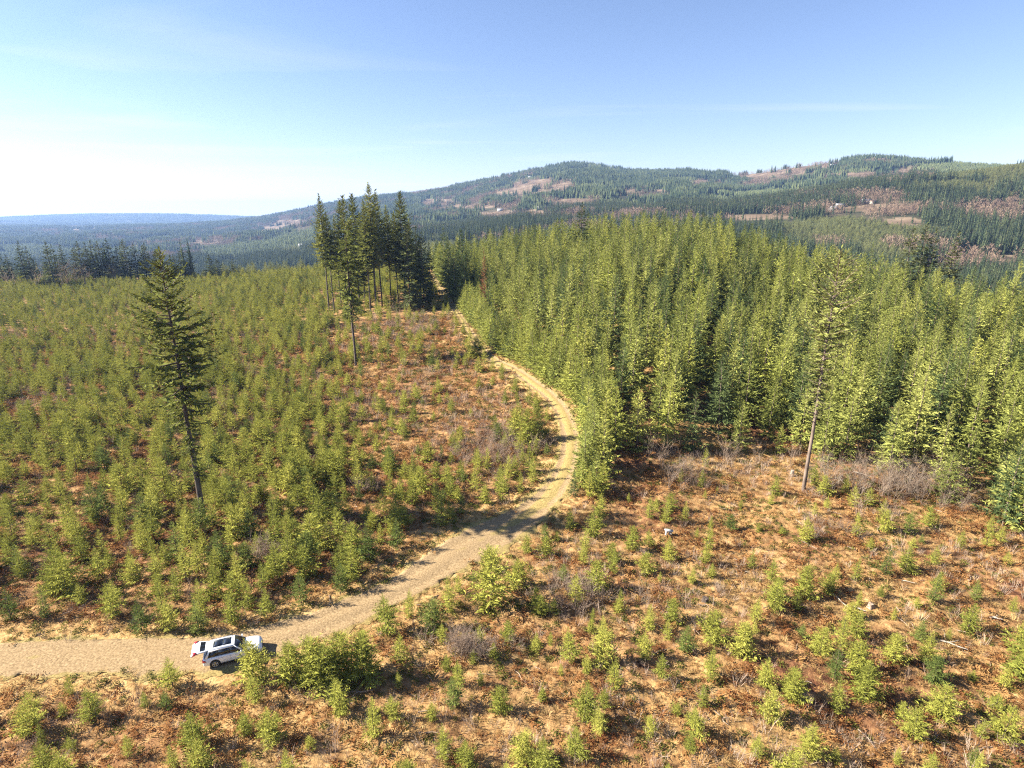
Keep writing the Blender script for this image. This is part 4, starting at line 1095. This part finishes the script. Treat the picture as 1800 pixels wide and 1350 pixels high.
for k, (bx, by, v, s) in enumerate(SHRUB_PX):
    gx, gy, gz_ = place(bx, by)
    o = obj('bare_shrub', SHRUB[v]); o.location = (gx, gy, gz_); o.rotation_euler = (0, 0, r.uniform(0, 6.28)); o.scale = (s, s, s * r.uniform(.9, 1.2))
    tag(o, None, 'bare shrub', 'bare leafless shrubs')
    pale = (v == 3) or (bx > 1100 and v == 1)
    if pale: o.material_slots[0].link = 'OBJECT'; o.material_slots[0].material = M['pale_twigs']
    PEOPLE.append((o, 'shrub', 3.0 * s, 'pale' if pale else 'purplish', bx, by, gx, gy))
for k, (bx, by, s) in enumerate([(66, 503, 3.2), (92, 505, 3.0), (112, 503, 3.4), (124, 500, 3.6), (136, 500, 3.4), (150, 498, 2.6), (218, 492, 3.6), (205, 494, 2.8), (20, 503, 2.6)]):
    gx, gy, gz_ = place(bx, by)
    o = obj('bare_tree', SHRUB[1]); o.location = (gx, gy, gz_); o.rotation_euler = (0, 0, k * 1.3); o.scale = (s * 1.3, s * 1.3, s)
    tag(o, f"pinkish bare broadleaf tree under the row of dark firs, {side[k]} counted from the frame side", 'bare tree', 'bare trees under the row of firs')

# ------------------------------------------------------------------ stumps and fallen branches
def stump(px_, py_, R, H, mat, label, tilt=(0, 0), name='tree_stump'):
    gx, gy, gz_ = place(px_, py_); rr_ = np.random.default_rng(int(px_ * 7 + py_))
    b = Buf(); n = 14; a = np.arange(n) * 2 * np.pi / n
    fl = 1 + .22 * np.sin(a * 5 + 1) + rr_.normal(0, .05, n)
    rings = [(1.35, -.15), (1.08, .12 * H), (.98, .5 * H), (.95, H * .97)]
    V = []
    for f, zz in rings:
        ff = f * R * (1 + (fl - 1) * (1.3 if zz < .2 * H else .45)); V.append(np.stack([np.cos(a) * ff, np.sin(a) * ff, np.full(n, zz) + (rr_.normal(0, .04, n) if zz > .8 * H else 0)], 1))
    V = np.concatenate(V); k = np.arange(n); F = np.concatenate([np.stack([k + j * n, (k + 1) % n + j * n, (k + 1) % n + (j + 1) * n, k + (j + 1) * n], 1) for j in range(3)])
    b.add(V, F)
    o = empty(name, (gx, gy, gz_)); o.rotation_euler = (tilt[0], tilt[1], rr_.uniform(0, 6))
    tag(o, label, 'stump')
    obj('stump_side', b.mesh('stump_side', [mat]), o)
    c = Buf(); rim = V[-n:] + np.array([0, 0, .004]); mid = rim * np.array([.5, .5, 1]) + np.array([0, 0, .015]); cc = np.array([[0, 0, H + .02]])
    c.add(np.vstack([rim, mid, cc]), np.stack([k, (k + 1) % n, (k + 1) % n + n, k + n], 1)); c.f[3].append(np.stack([k + n, (k + 1) % n + n, np.full(n, 2 * n)], 1))
    obj('cut_face', c.mesh('cut_face', [mat]), o)
    return o, (gx, gy, gz_)
# the bleached stump with a broad tilted slab top standing on two root legs
gx, gy, gz_ = place(1175, 944)
t = tag(empty('bleached_stump', (gx, gy, gz_ - .15), .15, .75), 'white bleached stump with a tilted flat top on root legs amid the bracken', 'stump')
b = Buf(); n = 12; a = np.arange(n) * 2 * np.pi / n
top = np.stack([np.cos(a) * .78 * (1 + .12 * np.sin(3 * a)), np.sin(a) * .42 * (1 + .1 * np.cos(2 * a)), 1.02 - .16 * np.cos(a)], 1)
bot = top * np.array([.9, .9, 1]) - np.array([0, 0, .2]); k = np.arange(n)
b.add(np.vstack([top, bot, top.mean(0)[None] + [0, 0, .03], bot.mean(0)[None]]), np.stack([k, k + n, (k + 1) % n + n, (k + 1) % n], 1))
b.f[3].append(np.stack([k, (k + 1) % n, np.full(n, 2 * n)], 1)); b.f[3].append(np.stack([(k + 1) % n + n, k + n, np.full(n, 2 * n + 1)], 1))
WHITE_WOOD = noise_mat('sun bleached wood', (.34, .32, .30), (.54, .53, .51), 5.0, .8, 4, .2)
obj('flat_top', b.mesh('flat_top', [WHITE_WOOD]), t)
for lx, ly, w in ((-.42, -.05, .20), (.12, -.12, .13), (.45, .12, .10)):
    b = Buf(); tube(b, [(lx * 1.35, ly * 1.5, -.2), (lx * 1.1, ly * 1.1, .3), (lx, ly, .88 - .16 * lx)], [w * 1.4, w, w * 1.1], 7)
    obj('root_leg', b.mesh('root_leg', [WHITE_WOOD]), t)
stump(1239, 1060, .30, .42, M['bark'], 'low dark cut stump in the dry grass')
stump(1530, 1068, .28, .4, M['logwood'], 'small reddish stump at the foot of a young fir')
stump(296, 980, .38, .45, M['deadwood'], 'pale cut stump in the bracken near the tall lone fir')
stump(1392, 838, .25, .9, M['deadwood'], 'short pale broken stump beside the thin broken-limbed fir')
def branch(p0, p1, rad, mat, label, z1=.12, bend=.15, fork=False):
    a = place(*p0); c = place(*p1)
    o = empty('fallen_branch', a); tag(o, label, 'fallen branch')
    v = np.array(c) - np.array(a); L = np.linalg.norm(v); s = np.array([-v[1], v[0], 0]) / L
    P = [np.array([0, 0, rad]), v * .3 + s * bend * L * .3 + [0, 0, rad + z1 * .5], v * .65 - s * bend * L * .1 + [0, 0, rad + z1], v + np.array([0, 0, rad + z1 * 1.5])]
    b = Buf(); tube(b, P, [rad, rad * .85, rad * .7, rad * .35], 7); obj('stem', b.mesh('branch_stem', [mat]), o)
    if fork:
        b = Buf(); tube(b, [P[1], P[1] + v * .2 + s * L * .18 + [0, 0, .1], P[1] + v * .35 + s * L * .34 + [0, 0, .25]], [rad * .6, rad * .4, rad * .15], 5); obj('side_branch', b.mesh('side_branch', [mat]), o)
branch((1462, 1044), (1490, 1072), .07, M['deadwood'], 'long white stick lying upper of two in the bare grass')
branch((1500, 1066), (1521, 1078), .08, M['deadwood'], 'shorter white stick lying beside the long white stick')
branch((1372, 1048), (1388, 1072), .07, M['logwood'], 'reddish brown stick leaning beside a young fir', .4)
branch((1652, 1128), (1700, 1146), .09, M['deadwood'], 'pale forked branch near the frame corner by the dark shadow', .2, .2, True)
branch((1500, 830), (1512, 858), .09, M['deadwood'], 'white leaning dead branch among the pale alders', 1.2, .2, True)
branch((1480, 838), (1444, 858), .09, M['deadwood'], 'white crooked fallen limb before the pale alders', .5, .25, True)
branch((1455, 900), (1478, 908), .06, M['logwood'], 'small brown log in the bracken below the thin fir', .05)
branch((1500, 938), (1512, 934), .10, M['deadwood'], 'short white log end in the bracken')
branch((1175, 1112), (1150, 1104), .06, M['logwood'], 'thin grey stick in the grass below the dark stump', .1)
branch((1585, 1020), (1610, 1030), .05, M['deadwood'], 'thin pale stick on the open grass slope', .1)
branch((1740, 1085), (1762, 1092), .10, M['deadwood'], 'whitish broken wood in the shade by the frame side', .2, .3, True)
branch((1290, 1000), (1318, 1006), .05, M['deadwood'], 'slender pale stick between small firs on the slope', .1)
branch((545, 975), (560, 955), .06, M['logwood'], 'grey stick in the bracken left of the road', .3)

# ------------------------------------------------------------------ the white car with its tailgate up
PAINT = plain_mat('white car paint', (.80, .81, .82), .22, 0, 1.0)
GLASS = plain_mat('dark car glass', (.012, .014, .018), .04, 0, .5)
BLACK = plain_mat('black trim', (.012, .012, .013), .5)
RUBBER = plain_mat('tyre rubber', (.018, .018, .018), .85)
ALLOY = plain_mat('alloy rim', (.55, .55, .56), .3, .9)
REDL = plain_mat('red lamp glass', (.45, .010, .015), .15, 0, .6)
LAMP = plain_mat('clear lamp glass', (.62, .64, .66), .1, .1, .6)
CHROME = plain_mat('chrome', (.7, .7, .7), .15, 1.0)
INSIDE = plain_mat('dark car interior', (.03, .028, .027), .9)
cz = float(zf(np.array([CAR_XY[0]]), np.array([CAR_XY[1]]))[0]) + .05
CAR = tag(empty('parked_car', (CAR_XY[0], CAR_XY[1], cz), CAR_RZ), 'white SUV with open tailgate parked on the dirt road', 'car')
def loft(sections, mat, name, parent, smooth=True, caps=True):
    b = Buf(); n = len(sections[0]); V = np.concatenate([np.array(s, float) for s in sections]); k = np.arange(n)
    F = np.concatenate([np.stack([k + j * n, (k + 1) % n + j * n, (k + 1) % n + (j + 1) * n, k + (j + 1) * n], 1) for j in range(len(sections) - 1)])
    b.add(V, F)
    if caps:
        for j, sg in ((0, -1), (len(sections) - 1, 1)):
            c = V[j * n:(j + 1) * n]; m = np.vstack([c, c.mean(0)[None]])
            f = np.stack([k, (k + 1) % n, np.full(n, n)], 1); b.add(m, f if sg > 0 else f[:, ::-1])
    me = b.mesh(name, [mat], smooth); return obj(name, me, parent)
def ring(x, w, z0, z1, edge=.12):
    zm = z0 + (z1 - z0) * .55
    return [(x, -w * .90, z0), (x, -w * .99, z0 + .10), (x, -w, zm), (x, -w * .975, z1 - edge), (x, -w * .93, z1 - .03), (x, -w * .80, z1), (x, 0, z1 + .02),
            (x, w * .80, z1), (x, w * .93, z1 - .03), (x, w * .975, z1 - edge), (x, w, zm), (x, w * .99, z0 + .10), (x, w * .90, z0)]
BODY = [(-2.36, .74, .42, .70), (-2.34, .84, .34, .92), (-2.22, .90, .27, 1.02), (-1.9, .935, .25, 1.06), (-1.0, .95, .24, 1.06), (0.0, .95, .24, 1.04), (.95, .945, .24, 1.02), (1.25, .94, .24, 1.01), (1.7, .925, .25, .97), (2.05, .89, .28, .91), (2.25, .82, .32, .82), (2.36, .68, .40, .66)]
body = loft([ring(*q) for q in BODY], PAINT, 'body', CAR)
# cabin: dark glass volume, painted roof and pillars stand proud of it
def quad_prism(buf, bl, t=.02, nrm=None):
    P = np.array(bl, float); n = nrm if nrm is not None else np.cross(P[1] - P[0], P[3] - P[0]); n = np.array(n, float) / np.linalg.norm(n)
    V = np.vstack([P, P + n * t]); buf.add(V, [[0, 3, 2, 1], [4, 5, 6, 7], [0, 1, 5, 4], [1, 2, 6, 5], [2, 3, 7, 6], [3, 0, 4, 7]])
WB, WT, ZB, ZT = .87, .69, 1.03, 1.63
cab = Buf()
lo = [(-2.15, WB), (.98, WB * .98)]; hi = [(-1.78, WT), (.18, WT)]
V = [(-2.15, -WB, ZB), (.98, -WB, ZB - .02), (.98, WB, ZB - .02), (-2.15, WB, ZB), (-1.78, -WT, ZT), (.18, -WT, ZT), (.18, WT, ZT), (-1.78, WT, ZT)]
inner = Buf(); inner.add(np.array(V) * np.array([.98, .96, 1.0]), [[0, 3, 2, 1], [4, 5, 6, 7], [1, 2, 6, 5], [2, 3, 7, 6], [0, 1, 5, 4], [3, 0, 4, 7]])
obj('cabin_interior', inner.mesh('cabin_interior', [INSIDE]), CAR)
ws = Buf(); quad_prism(ws, [(.985, -WB * .93, ZB), (.985, WB * .93, ZB), (.20, WT * .94, ZT - .015), (.20, -WT * .94, ZT - .015)], .02)
obj('windscreen', ws.mesh('windscreen', [GLASS]), CAR)
def side_pt(x, f, sg, off=0.0): return (x, sg * (WB + (WT - WB) * f + off), ZB + (ZT - ZB) * f)
for sg in (-1, 1):
    for x0, x1, x2, x3 in ((-1.98, -1.15, -1.18, -1.42), (-1.13, -.21, -.23, -1.16), (-.19, .74, .12, -.21)):
        q = [side_pt(x0, .06, sg), side_pt(x1, .06, sg), side_pt(x2, .84, sg), side_pt(x3, .84, sg)]
        if sg > 0: q = q[::-1]
        b = Buf(); quad_prism(b, q, .012); obj('side_window', b.mesh('side_window', [GLASS]), CAR)
    b = Buf()
    for (xa, xb, xc, xd) in ((-2.16, -1.95, -1.66, -1.80), (.73, .99, .20, .13)):
        q = [side_pt(xa, 0, sg, -.004), side_pt(xb, 0, sg, -.004), side_pt(xc, 1, sg, -.004), side_pt(xd, 1, sg, -.004)]
        if sg > 0: q = q[::-1]
        quad_prism(b, q, .022)
    q = [side_pt(-1.82, .85, sg, -.004), side_pt(.16, .85, sg, -.004), side_pt(.18, 1.0, sg, -.004), side_pt(-1.80, 1.0, sg, -.004)]
    quad_prism(b, q[::-1] if sg > 0 else q, .024)
    obj('window_frame', b.mesh('window_frame', [PAINT]), CAR)
def rring(x, w, z): return [(x, -w, z - .03), (x, -w * .985, z + .01), (x, -w * .8, z + .055), (x, 0, z + .085), (x, w * .8, z + .055), (x, w * .985, z + .01), (x, w, z - .03)]
roof = loft([rring(-1.84, WT * .98, ZT - .02), rring(-1.6, WT + .01, ZT + .01), rring(-.8, WT + .015, ZT + .02), (rring(-.1, WT + .01, ZT + .005)), rring(.22, WT * .97, ZT - .035)], PAINT, 'roof', CAR)
b = Buf()
for xa, xb in ((-1.46, -.72), (-.70, -.06)):
    V = [(x_, y_, float(np.interp(x_, [-1.6, -.8, -.1], [ZT + .01, ZT + .02, ZT + .005])) + .104 - .0536 * abs(y_)) for x_ in (xa, xb) for y_ in (-.47, -.16, .16, .47)]
    vv = np.array(V); low = vv - np.array([0, 0, .02]); 
    b.add(np.vstack([vv, low]), [[0, 4, 5, 1], [1, 5, 6, 2], [2, 6, 7, 3], [0, 1, 9, 8], [4, 12, 13, 5], [1, 2, 10, 9], [2, 3, 11, 10], [5, 13, 14, 6], [6, 14, 15, 7], [0, 8, 12, 4], [3, 7, 15, 11]])
obj('sunroof', b.mesh('sunroof', [GLASS]), roof)
for sg in (-1, 1):
    b = Buf(); tube(b, [(-1.7, sg * .64, ZT + .03), (-1.55, sg * .64, ZT + .09), (-.1, sg * .64, ZT + .085), (.05, sg * .64, ZT + .01)], .018, 5); obj('roof_rail', b.mesh('roof_rail', [CHROME]), roof)
    b = Buf(); tube(b, [(.70, sg * .93, 1.06), (.71, sg * 1.02, 1.08)], .03, 5)
    P = [(.66, sg * 1.00, 1.02), (.80, sg * 1.0, 1.03), (.80, sg * 1.0, 1.19), (.66, sg * 1.0, 1.20)]
    Vm = np.array(P); c_ = Vm.mean(0)
    b.add(np.vstack([Vm, c_ + (Vm - c_) * .85 + np.array([0, sg * .20, 0])]), [[0, 1, 2, 3], [4, 5, 6, 7], [0, 1, 5, 4], [1, 2, 6, 5], [2, 3, 7, 6], [3, 0, 4, 7]])
    obj('wing_mirror', b.mesh('wing_mirror', [PAINT]), CAR)
    b = Buf(); V = [(2.02, sg * .895, .72), (2.28, sg * .80, .70), (2.372, sg * .52, .66), (2.372, sg * .52, .54), (2.29, sg * .805, .56), (2.04, sg * .905, .60)]
    V2 = np.array(V) - np.array([.05, sg * .03, 0]); k = np.arange(6)
    b.add(np.vstack([V, V2]), np.stack([k, (k + 1) % 6, (k + 1) % 6 + 6, k + 6], 1)); b.add(np.array(V), [[0, 1, 4, 5], [1, 2, 3, 4]]); obj('headlight', b.mesh('headlight', [LAMP]), CAR)
    b = Buf(); quad_prism(b, [(-2.352, sg * .845, .70), (-2.352, sg * .60, .70), (-2.352, sg * .60, .92), (-2.330, sg * .845, .95)], .02, (-1, 0, 0)); quad_prism(b, [(-2.33, sg * .88, .70), (-2.08, sg * .945, .74), (-2.10, sg * .94, .92), (-2.32, sg * .875, .94)], .014, (0, sg, 0)); obj('tail_light', b.mesh('tail_light', [REDL]), CAR)
    for dx in (-.88, .12):
        b = Buf(); tube(b, [(dx, sg * .955, .88), (dx + .05, sg * .975, .885), (dx + .18, sg * .975, .885), (dx + .22, sg * .955, .88)], .014, 4); obj('door_handle', b.mesh('door_handle', [CHROME]), CAR)
    b = Buf()
    for x0 in (-1.10, -.18, .80):
        quad_prism(b, [(x0, sg * .9525, .32), (x0 + .012, sg * .9525, .32), (x0 + .012, sg * .9405, .96), (x0, sg * .9405, .96)], .004, (0, sg, 0))
    obj('door_seam', b.mesh('door_seam', [BLACK]), CAR)
    b = Buf(); quad_prism(b, [(-1.0, sg * .935, .25), (1.0, sg * .935, .25), (1.0, sg * .955, .36), (-1.0, sg * .955, .36)], .012, (0, sg, 0)); obj('side_sill', b.mesh('side_sill', [BLACK]), CAR)
def disc(buf, cx, cy, cz_, R, w, sg, n=22):
    a = np.arange(n) * 2 * np.pi / n; o = np.stack([cx + np.cos(a) * R, np.full(n, cy), cz_ + np.sin(a) * R], 1); i = o + np.array([0, -sg * w, 0]); k = np.arange(n)
    buf.add(np.vstack([o, i, [[cx, cy, cz_]]]), np.stack([k, (k + 1) % n, (k + 1) % n + n, k + n], 1)); buf.f[3].append(np.stack([k, (k + 1) % n, np.full(n, 2 * n)], 1) + (buf.n - 2 * n - 1))
for wx in (-1.40, 1.44):
    for sg in (-1, 1):
        b = Buf(); disc(b, wx, sg * .957, .40, .43, .2, sg); arch = obj('wheel_arch', b.mesh('wheel_arch', [BLACK]), CAR)
        w = Buf(); R = .365
        n = 26; a = np.arange(n) * 2 * np.pi / n
        prof_ = [(.23, .968), (.30, .975), (.345, .972), (R, .955), (R, .76), (.3, .74)]
        V = np.concatenate([np.stack([wx + np.cos(a) * q, np.full(n, sg * yv), .365 + np.sin(a) * q], 1) for q, yv in prof_]); k = np.arange(n)
        w.add(V, np.concatenate([np.stack([k + j * n, (k + 1) % n + j * n, (k + 1) % n + (j + 1) * n, k + (j + 1) * n], 1) for j in range(5)]))
        wh = obj('wheel', w.mesh('tyre', [RUBBER], True), CAR)
        rm = Buf(); disc(rm, wx, sg * .940, .365, .235, .05, sg)
        obj('brake_disc', rm.mesh('brake_disc', [BLACK]), wh)
        rm = Buf()
        for s5 in range(5):
            t0 = s5 * 2 * np.pi / 5 + .3
            for da in (-.16, .16):
                c0, c1 = t0 + da * 1.6, t0 + da
                p0 = np.array([wx + math.cos(c0) * .05, sg * .968, .365 + math.sin(c0) * .05]); p1 = np.array([wx + math.cos(c1) * .23, sg * .966, .365 + math.sin(c1) * .23])
                tube(rm, [p0, p1], .022, 5)
        V = np.concatenate([np.stack([wx + np.cos(a) * q, np.full(n, sg * yv), .365 + np.sin(a) * q], 1) for q, yv in ((.245, .945), (.245, .974), (.222, .974), (.222, .945))])
        rm.add(V, np.concatenate([np.stack([k + j * n, (k + 1) % n + j * n, (k + 1) % n + (j + 1) * n, k + (j + 1) * n], 1) for j in range(3)]))
        obj('rim', rm.mesh('rim', [ALLOY]), wh)
b = Buf(); quad_prism(b, [(2.365, -.42, .50), (2.365, .42, .50), (2.372, .42, .66), (2.372, -.42, .66)], .02, (1, 0, 0)); obj('grille', b.mesh('grille', [BLACK]), CAR)
b = Buf(); quad_prism(b, [(2.33, -.6, .34), (2.33, .6, .34), (2.365, .6, .44), (2.365, -.6, .44)], .02, (1, 0, 0)); obj('lower_bumper', b.mesh('lower_bumper', [BLACK]), CAR)
b = Buf(); quad_prism(b, [(-2.37, -.78, .56), (-2.37, .78, .56), (-2.2, .80, 1.062), (-2.2, -.80, 1.062)][::-1], .01); obj('boot_opening', b.mesh('boot_opening', [INSIDE]), CAR)
# tailgate raised to a little above the horizontal
TG = obj('tailgate', None, CAR) if False else None
hx, hz_ = -1.84, ZT + .02
up_a = math.radians(8)
def tgp(d, y_, h): return (hx - d * math.cos(up_a) + h * math.sin(up_a), y_, hz_ + d * math.sin(up_a) + h * math.cos(up_a))
def tring(d, w, h, th): return [tgp(d, -w, h - th), tgp(d, -w, h - .02), tgp(d, -w * .9, h), tgp(d, 0, h + .025), tgp(d, w * .9, h), tgp(d, w, h - .02), tgp(d, w, h - th)]
gate = loft([tring(0, .64, .02, .06), tring(.14, .70, .03, .08), tring(.30, .72, .01, .08), tring(.66, .80, .0, .10), tring(.95, .84, -.03, .14), tring(1.18, .84, -.14, .16), tring(1.28, .80, -.26, .10)], PAINT, 'tailgate', CAR)
b = Buf(); V = [tgp(.24, -.57, .028), tgp(.24, .57, .028), tgp(.64, .64, .014), tgp(.64, -.64, .014)]; mid_a = tgp(.24, 0, .046); mid_b = tgp(.64, 0, .04)
b.add(np.array([V[0], mid_a, mid_b, V[3], V[1], V[2]]), [[0, 3, 2, 1], [1, 2, 5, 4]]); obj('rear_window', b.mesh('rear_window', [GLASS]), gate)
for sg in (-1, 1):
    b = Buf(); quad_prism(b, [tgp(.80, sg * .845, -.02), tgp(1.16, sg * .85, -.10), tgp(1.2, sg * .56, -.135), tgp(.98, sg * .62, -.018)], .035, (0, 0, 1)); quad_prism(b, [tgp(.80, sg * .825, -.03), tgp(1.16, sg * .842, -.13), tgp(1.16, sg * .842, -.27), tgp(.80, sg * .825, -.10)], .012, (0, sg, 0)); obj('tail_lamp', b.mesh('tail_lamp', [REDL]), gate)
b = Buf(); quad_prism(b, [tgp(1.215, -.26, -.19), tgp(1.215, .26, -.19), tgp(1.262, .26, -.245), tgp(1.262, -.26, -.245)], .012, (-.8, 0, .6)); obj('number_plate', b.mesh('number_plate', [plain_mat('plate', (.6, .62, .66), .5)]), gate)

# ------------------------------------------------------------------ houses far off on the slopes
WALLS = [plain_mat('house wall white', (.33, .32, .30), .8), plain_mat('house wall tan', (.48, .42, .34), .8), plain_mat('house wall grey', (.52, .53, .54), .8)]
ROOFS = [plain_mat('roof pale metal', (.27, .27, .28), .6), plain_mat('roof grey shingle', (.20, .19, .19), .9), plain_mat('roof brown shingle', (.26, .18, .14), .9)]
PANE = plain_mat('house window', (.03, .035, .045), .1)
DOORM = plain_mat('house door', (.20, .13, .09), .6)
def house(px_, py_, L, W, H, wall, roof_m, rz, label):
    gx, gy = ray_ground(px_, py_); gz0 = float(zf_base(np.array([gx]), np.array([gy]))[0])
    t = tag(empty('house', (gx, gy, gz0 - .5), rz), label, 'house', 'houses scattered on the far slopes')
    L, W, H = L * .8, W * .8, H * .75
    b = Buf(); l, w = L / 2, W / 2
    b.add([(-l, -w, 0), (l, -w, 0), (l, w, 0), (-l, w, 0), (-l, -w, H), (l, -w, H), (l, w, H), (-l, w, H), (-l, 0, H + W * .3), (l, 0, H + W * .3)], [[0, 1, 5, 4], [1, 2, 6, 5], [2, 3, 7, 6], [3, 0, 4, 7]]); b.f[3].append(np.array([[4, 8, 7], [5, 6, 9]]))
    obj('wall', b.mesh('house_wall', [WALLS[wall]]), t)
    b = Buf(); e = .6
    for sg in (-1, 1):
        q = [(-l - e, sg * (w + e), H - e * .6), (l + e, sg * (w + e), H - e * .6), (l + e, 0, H + W * .3 + .02), (-l - e, 0, H + W * .3 + .02)]
        quad_prism(b, q if sg < 0 else q[::-1], .25)
    rf = obj('roof', b.mesh('house_roof', [ROOFS[roof_m]]), t)
    for xo in (-l * .6, 0, l * .6):
        b = Buf(); quad_prism(b, [(xo - .7, -w - .01, H * .35), (xo + .7, -w - .01, H * .35), (xo + .7, -w - .01, H * .8), (xo - .7, -w - .01, H * .8)], .05, (0, -1, 0)); obj('window', b.mesh('house_window', [PANE]), t)
    b = Buf(); quad_prism(b, [(l * .3 - .5, -w - .01, 0), (l * .3 + .5, -w - .01, 0), (l * .3 + .5, -w - .01, 2.6), (l * .3 - .5, -w - .01, 2.6)], .06, (0, -1, 0)); obj('door', b.mesh('house_door', [DOORM]), t)
HOUSES = [(1466, 370, 18, 11, 5, 0, 0, .2, 'pale-roofed house lowest of the settlement below the brown field'), (1476, 365, 15, 10, 5, 0, 0, -.3, 'white house just above the pale-roofed lowest house'),
          (1491, 357, 14, 10, 5, 0, 1, .1, 'white house at the near corner of the brown field'), (1507, 358, 16, 10, 4, 1, 2, .4, 'tan house along the upper edge of the brown field'),
          (1523, 357, 18, 11, 5, 0, 0, -.1, 'long pale house along the upper edge of the brown field'), (1533, 358, 12, 9, 4, 1, 2, .3, 'brown-roofed house last along the brown field'),
          (1412, 365, 14, 10, 5, 2, 0, 0, 'grey house alone in the trees beside the pinkish strip'), (1464, 293, 26, 14, 7, 0, 0, .1, 'long white building high on the pinkish slope'),
          (1458, 279, 24, 13, 7, 0, 1, -.2, 'white house on the shoulder just below the hilltop'), (1470, 275, 24, 13, 8, 1, 1, .2, 'tan house on the hilltop skyline beside dark trees'),
          (1512, 271, 24, 14, 8, 0, 0, .1, 'white house at the very hilltop under the dark tree'), (1548, 279, 22, 12, 6, 0, 0, 0, 'white house on the skyline beyond the hilltop'),
          (1282, 323, 24, 12, 5, 0, 0, .1, 'long pale shed on the saddle between the hills'), (1190, 333, 22, 11, 5, 0, 0, -.1, 'pale shed below the dark rectangular wood'),
          (997, 314, 26, 13, 6, 0, 0, .2, 'white house in the upper felled slope under the peak'), (932, 313, 22, 12, 6, 0, 0, 0, 'white house at the edge of the upper felled slope'),
          (822, 343, 20, 12, 7, 0, 0, .3, 'small white house alone on the wooded mid slope'), (880, 371, 22, 12, 5, 0, 0, .1, 'white-roofed house in the wooded valley below the felled slope'),
          (950, 367, 20, 12, 5, 0, 0, -.2, 'white house in the wooded valley nearest the stand crest'), (532, 434, 22, 12, 6, 0, 0, .2, 'white farmhouse in the green valley beside the clump'),
          (1093, 296, 26, 14, 7, 0, 0, .1, 'white house on the skyline just below the peak'), (1350, 300, 20, 12, 5, 0, 1, .2, 'grey-roofed house on the bare shoulder')]
for hspec in HOUSES: house(*hspec)

# ------------------------------------------------------------------ labels that single each plant out
LANDMARKS = [('the car', 400, 1148), ('the lone fir', 358, 900), ('the pole fir', 626, 640), ('the thin fir', 1412, 850), ('the bleached stump', 1175, 940), ('the road bend', 1000, 790),
             ('the big bush', 862, 1050), ('the fir clump', 660, 545), ('the rusty fir', 850, 500), ('the pale alders', 1570, 870), ('the white sticks', 1490, 1068), ('the forked branch', 1675, 1138),
             ('the dark stump', 1239, 1060), ('the dark row', 180, 490), ('the road end', 10, 1160), ('the pale stump', 296, 980), ('the stand crest', 1200, 385), ('the dark trio', 1634, 460), ('the twin bushes', 925, 765)]
ORD = ['first', 'second', 'third', 'fourth', 'fifth', 'sixth', 'seventh', 'eighth', 'ninth', 'tenth', 'eleventh', 'twelfth', 'thirteenth', 'fourteenth', 'fifteenth', 'sixteenth', 'seventeenth', 'eighteenth', 'nineteenth', 'twentieth']
TINT = {'young_green': 'green', 'young_yellow': 'yellowish', 'young_dark': 'dark green', 'stand_green': 'green', 'stand_yellow': 'yellowish', 'stand_dark': 'dark green', 'pale': 'pale', 'purplish': 'purplish'}
KINDW = {'young': 'young fir', 'stand': 'stand fir', 'shrub': 'bare shrub'}
groups_ = {}
lp = np.array([(a, b) for _, a, b in LANDMARKS], float)
for rec in PEOPLE:
    o, kd, h, tint, px_, py_, _, _ = rec
    d = np.hypot(lp[:, 0] - px_, (lp[:, 1] - py_) * 1.3); ia = int(np.argmin(d))
    v = np.array([px_, py_]) - lp[ia]; v /= np.linalg.norm(v) + 1e-6
    w = lp - lp[ia]; wl_ = np.hypot(w[:, 0], w[:, 1]); cosv = (w @ v) / np.maximum(wl_, 1e-6); cosv[wl_ < 1] = -9
    ib = int(np.argmax(cosv))
    away = cosv[ib] < .55
    if kd == 'young': size = 'small' if h < 2.4 else 'tall' if h > 3.8 else 'mid-sized'
    elif kd == 'stand': size = 'low' if h < 9 else 'tall' if h > 15 else 'mid-height'
    else: size = 'low' if h < 2.8 else 'tall' if h > 3.4 else 'mid-sized'
    groups_.setdefault((kd, size, TINT[tint], ia, -1 if away else ib), []).append((d[ia], o, h))
for (kd, size, tint, ia, ib), members in groups_.items():
    members.sort(key=lambda q: q[0])
    for k, (d, o, h) in enumerate(members):
        n1 = LANDMARKS[ia][0]; od = ORD[k] if k < 20 else ('twenty', 'thirty', 'forty', 'fifty')[k // 20 - 1] + ORD[k % 20]
        tail = f'outward from {n1}' if ib < 0 else f'from {n1} towards {LANDMARKS[ib][0]}'
        o['label'] = f'{size} {tint} {KINDW[kd]}, {od} {tail}'

# ------------------------------------------------------------------ smoke plume far out on the plain, and the air itself
def vol_mat(name, dens, col):
    m, n, l = new_mat(name); out = n.new("ShaderNodeOutputMaterial"); v = n.new("ShaderNodeVolumePrincipled")
    v.inputs["Color"].default_value = rgba(col); v.inputs["Density"].default_value = dens; v.inputs["Anisotropy"].default_value = 0.25
    l.new(v.outputs[0], out.inputs["Volume"]); return m
hb = Buf(); X0, X1, Y0, Y1, Z0, Z1 = -15400, 15400, -15400, 15400, float(GZ.min()) - 1.5, max(float(GZ.max()) + 45, 300.0)
hb.add([(X0, Y0, Z0), (X1, Y0, Z0), (X1, Y1, Z0), (X0, Y1, Z0), (X0, Y0, Z1), (X1, Y0, Z1), (X1, Y1, Z1), (X0, Y1, Z1)], [[0, 3, 2, 1], [4, 5, 6, 7], [0, 1, 5, 4], [1, 2, 6, 5], [2, 3, 7, 6], [3, 0, 4, 7]])
HAZE = vol_mat('air haze', 8.0e-5, (.36, .56, 1.0))
tag(obj('haze', hb.mesh('haze', [HAZE])), 'thin bluish haze of the air', None, None, 'stuff')
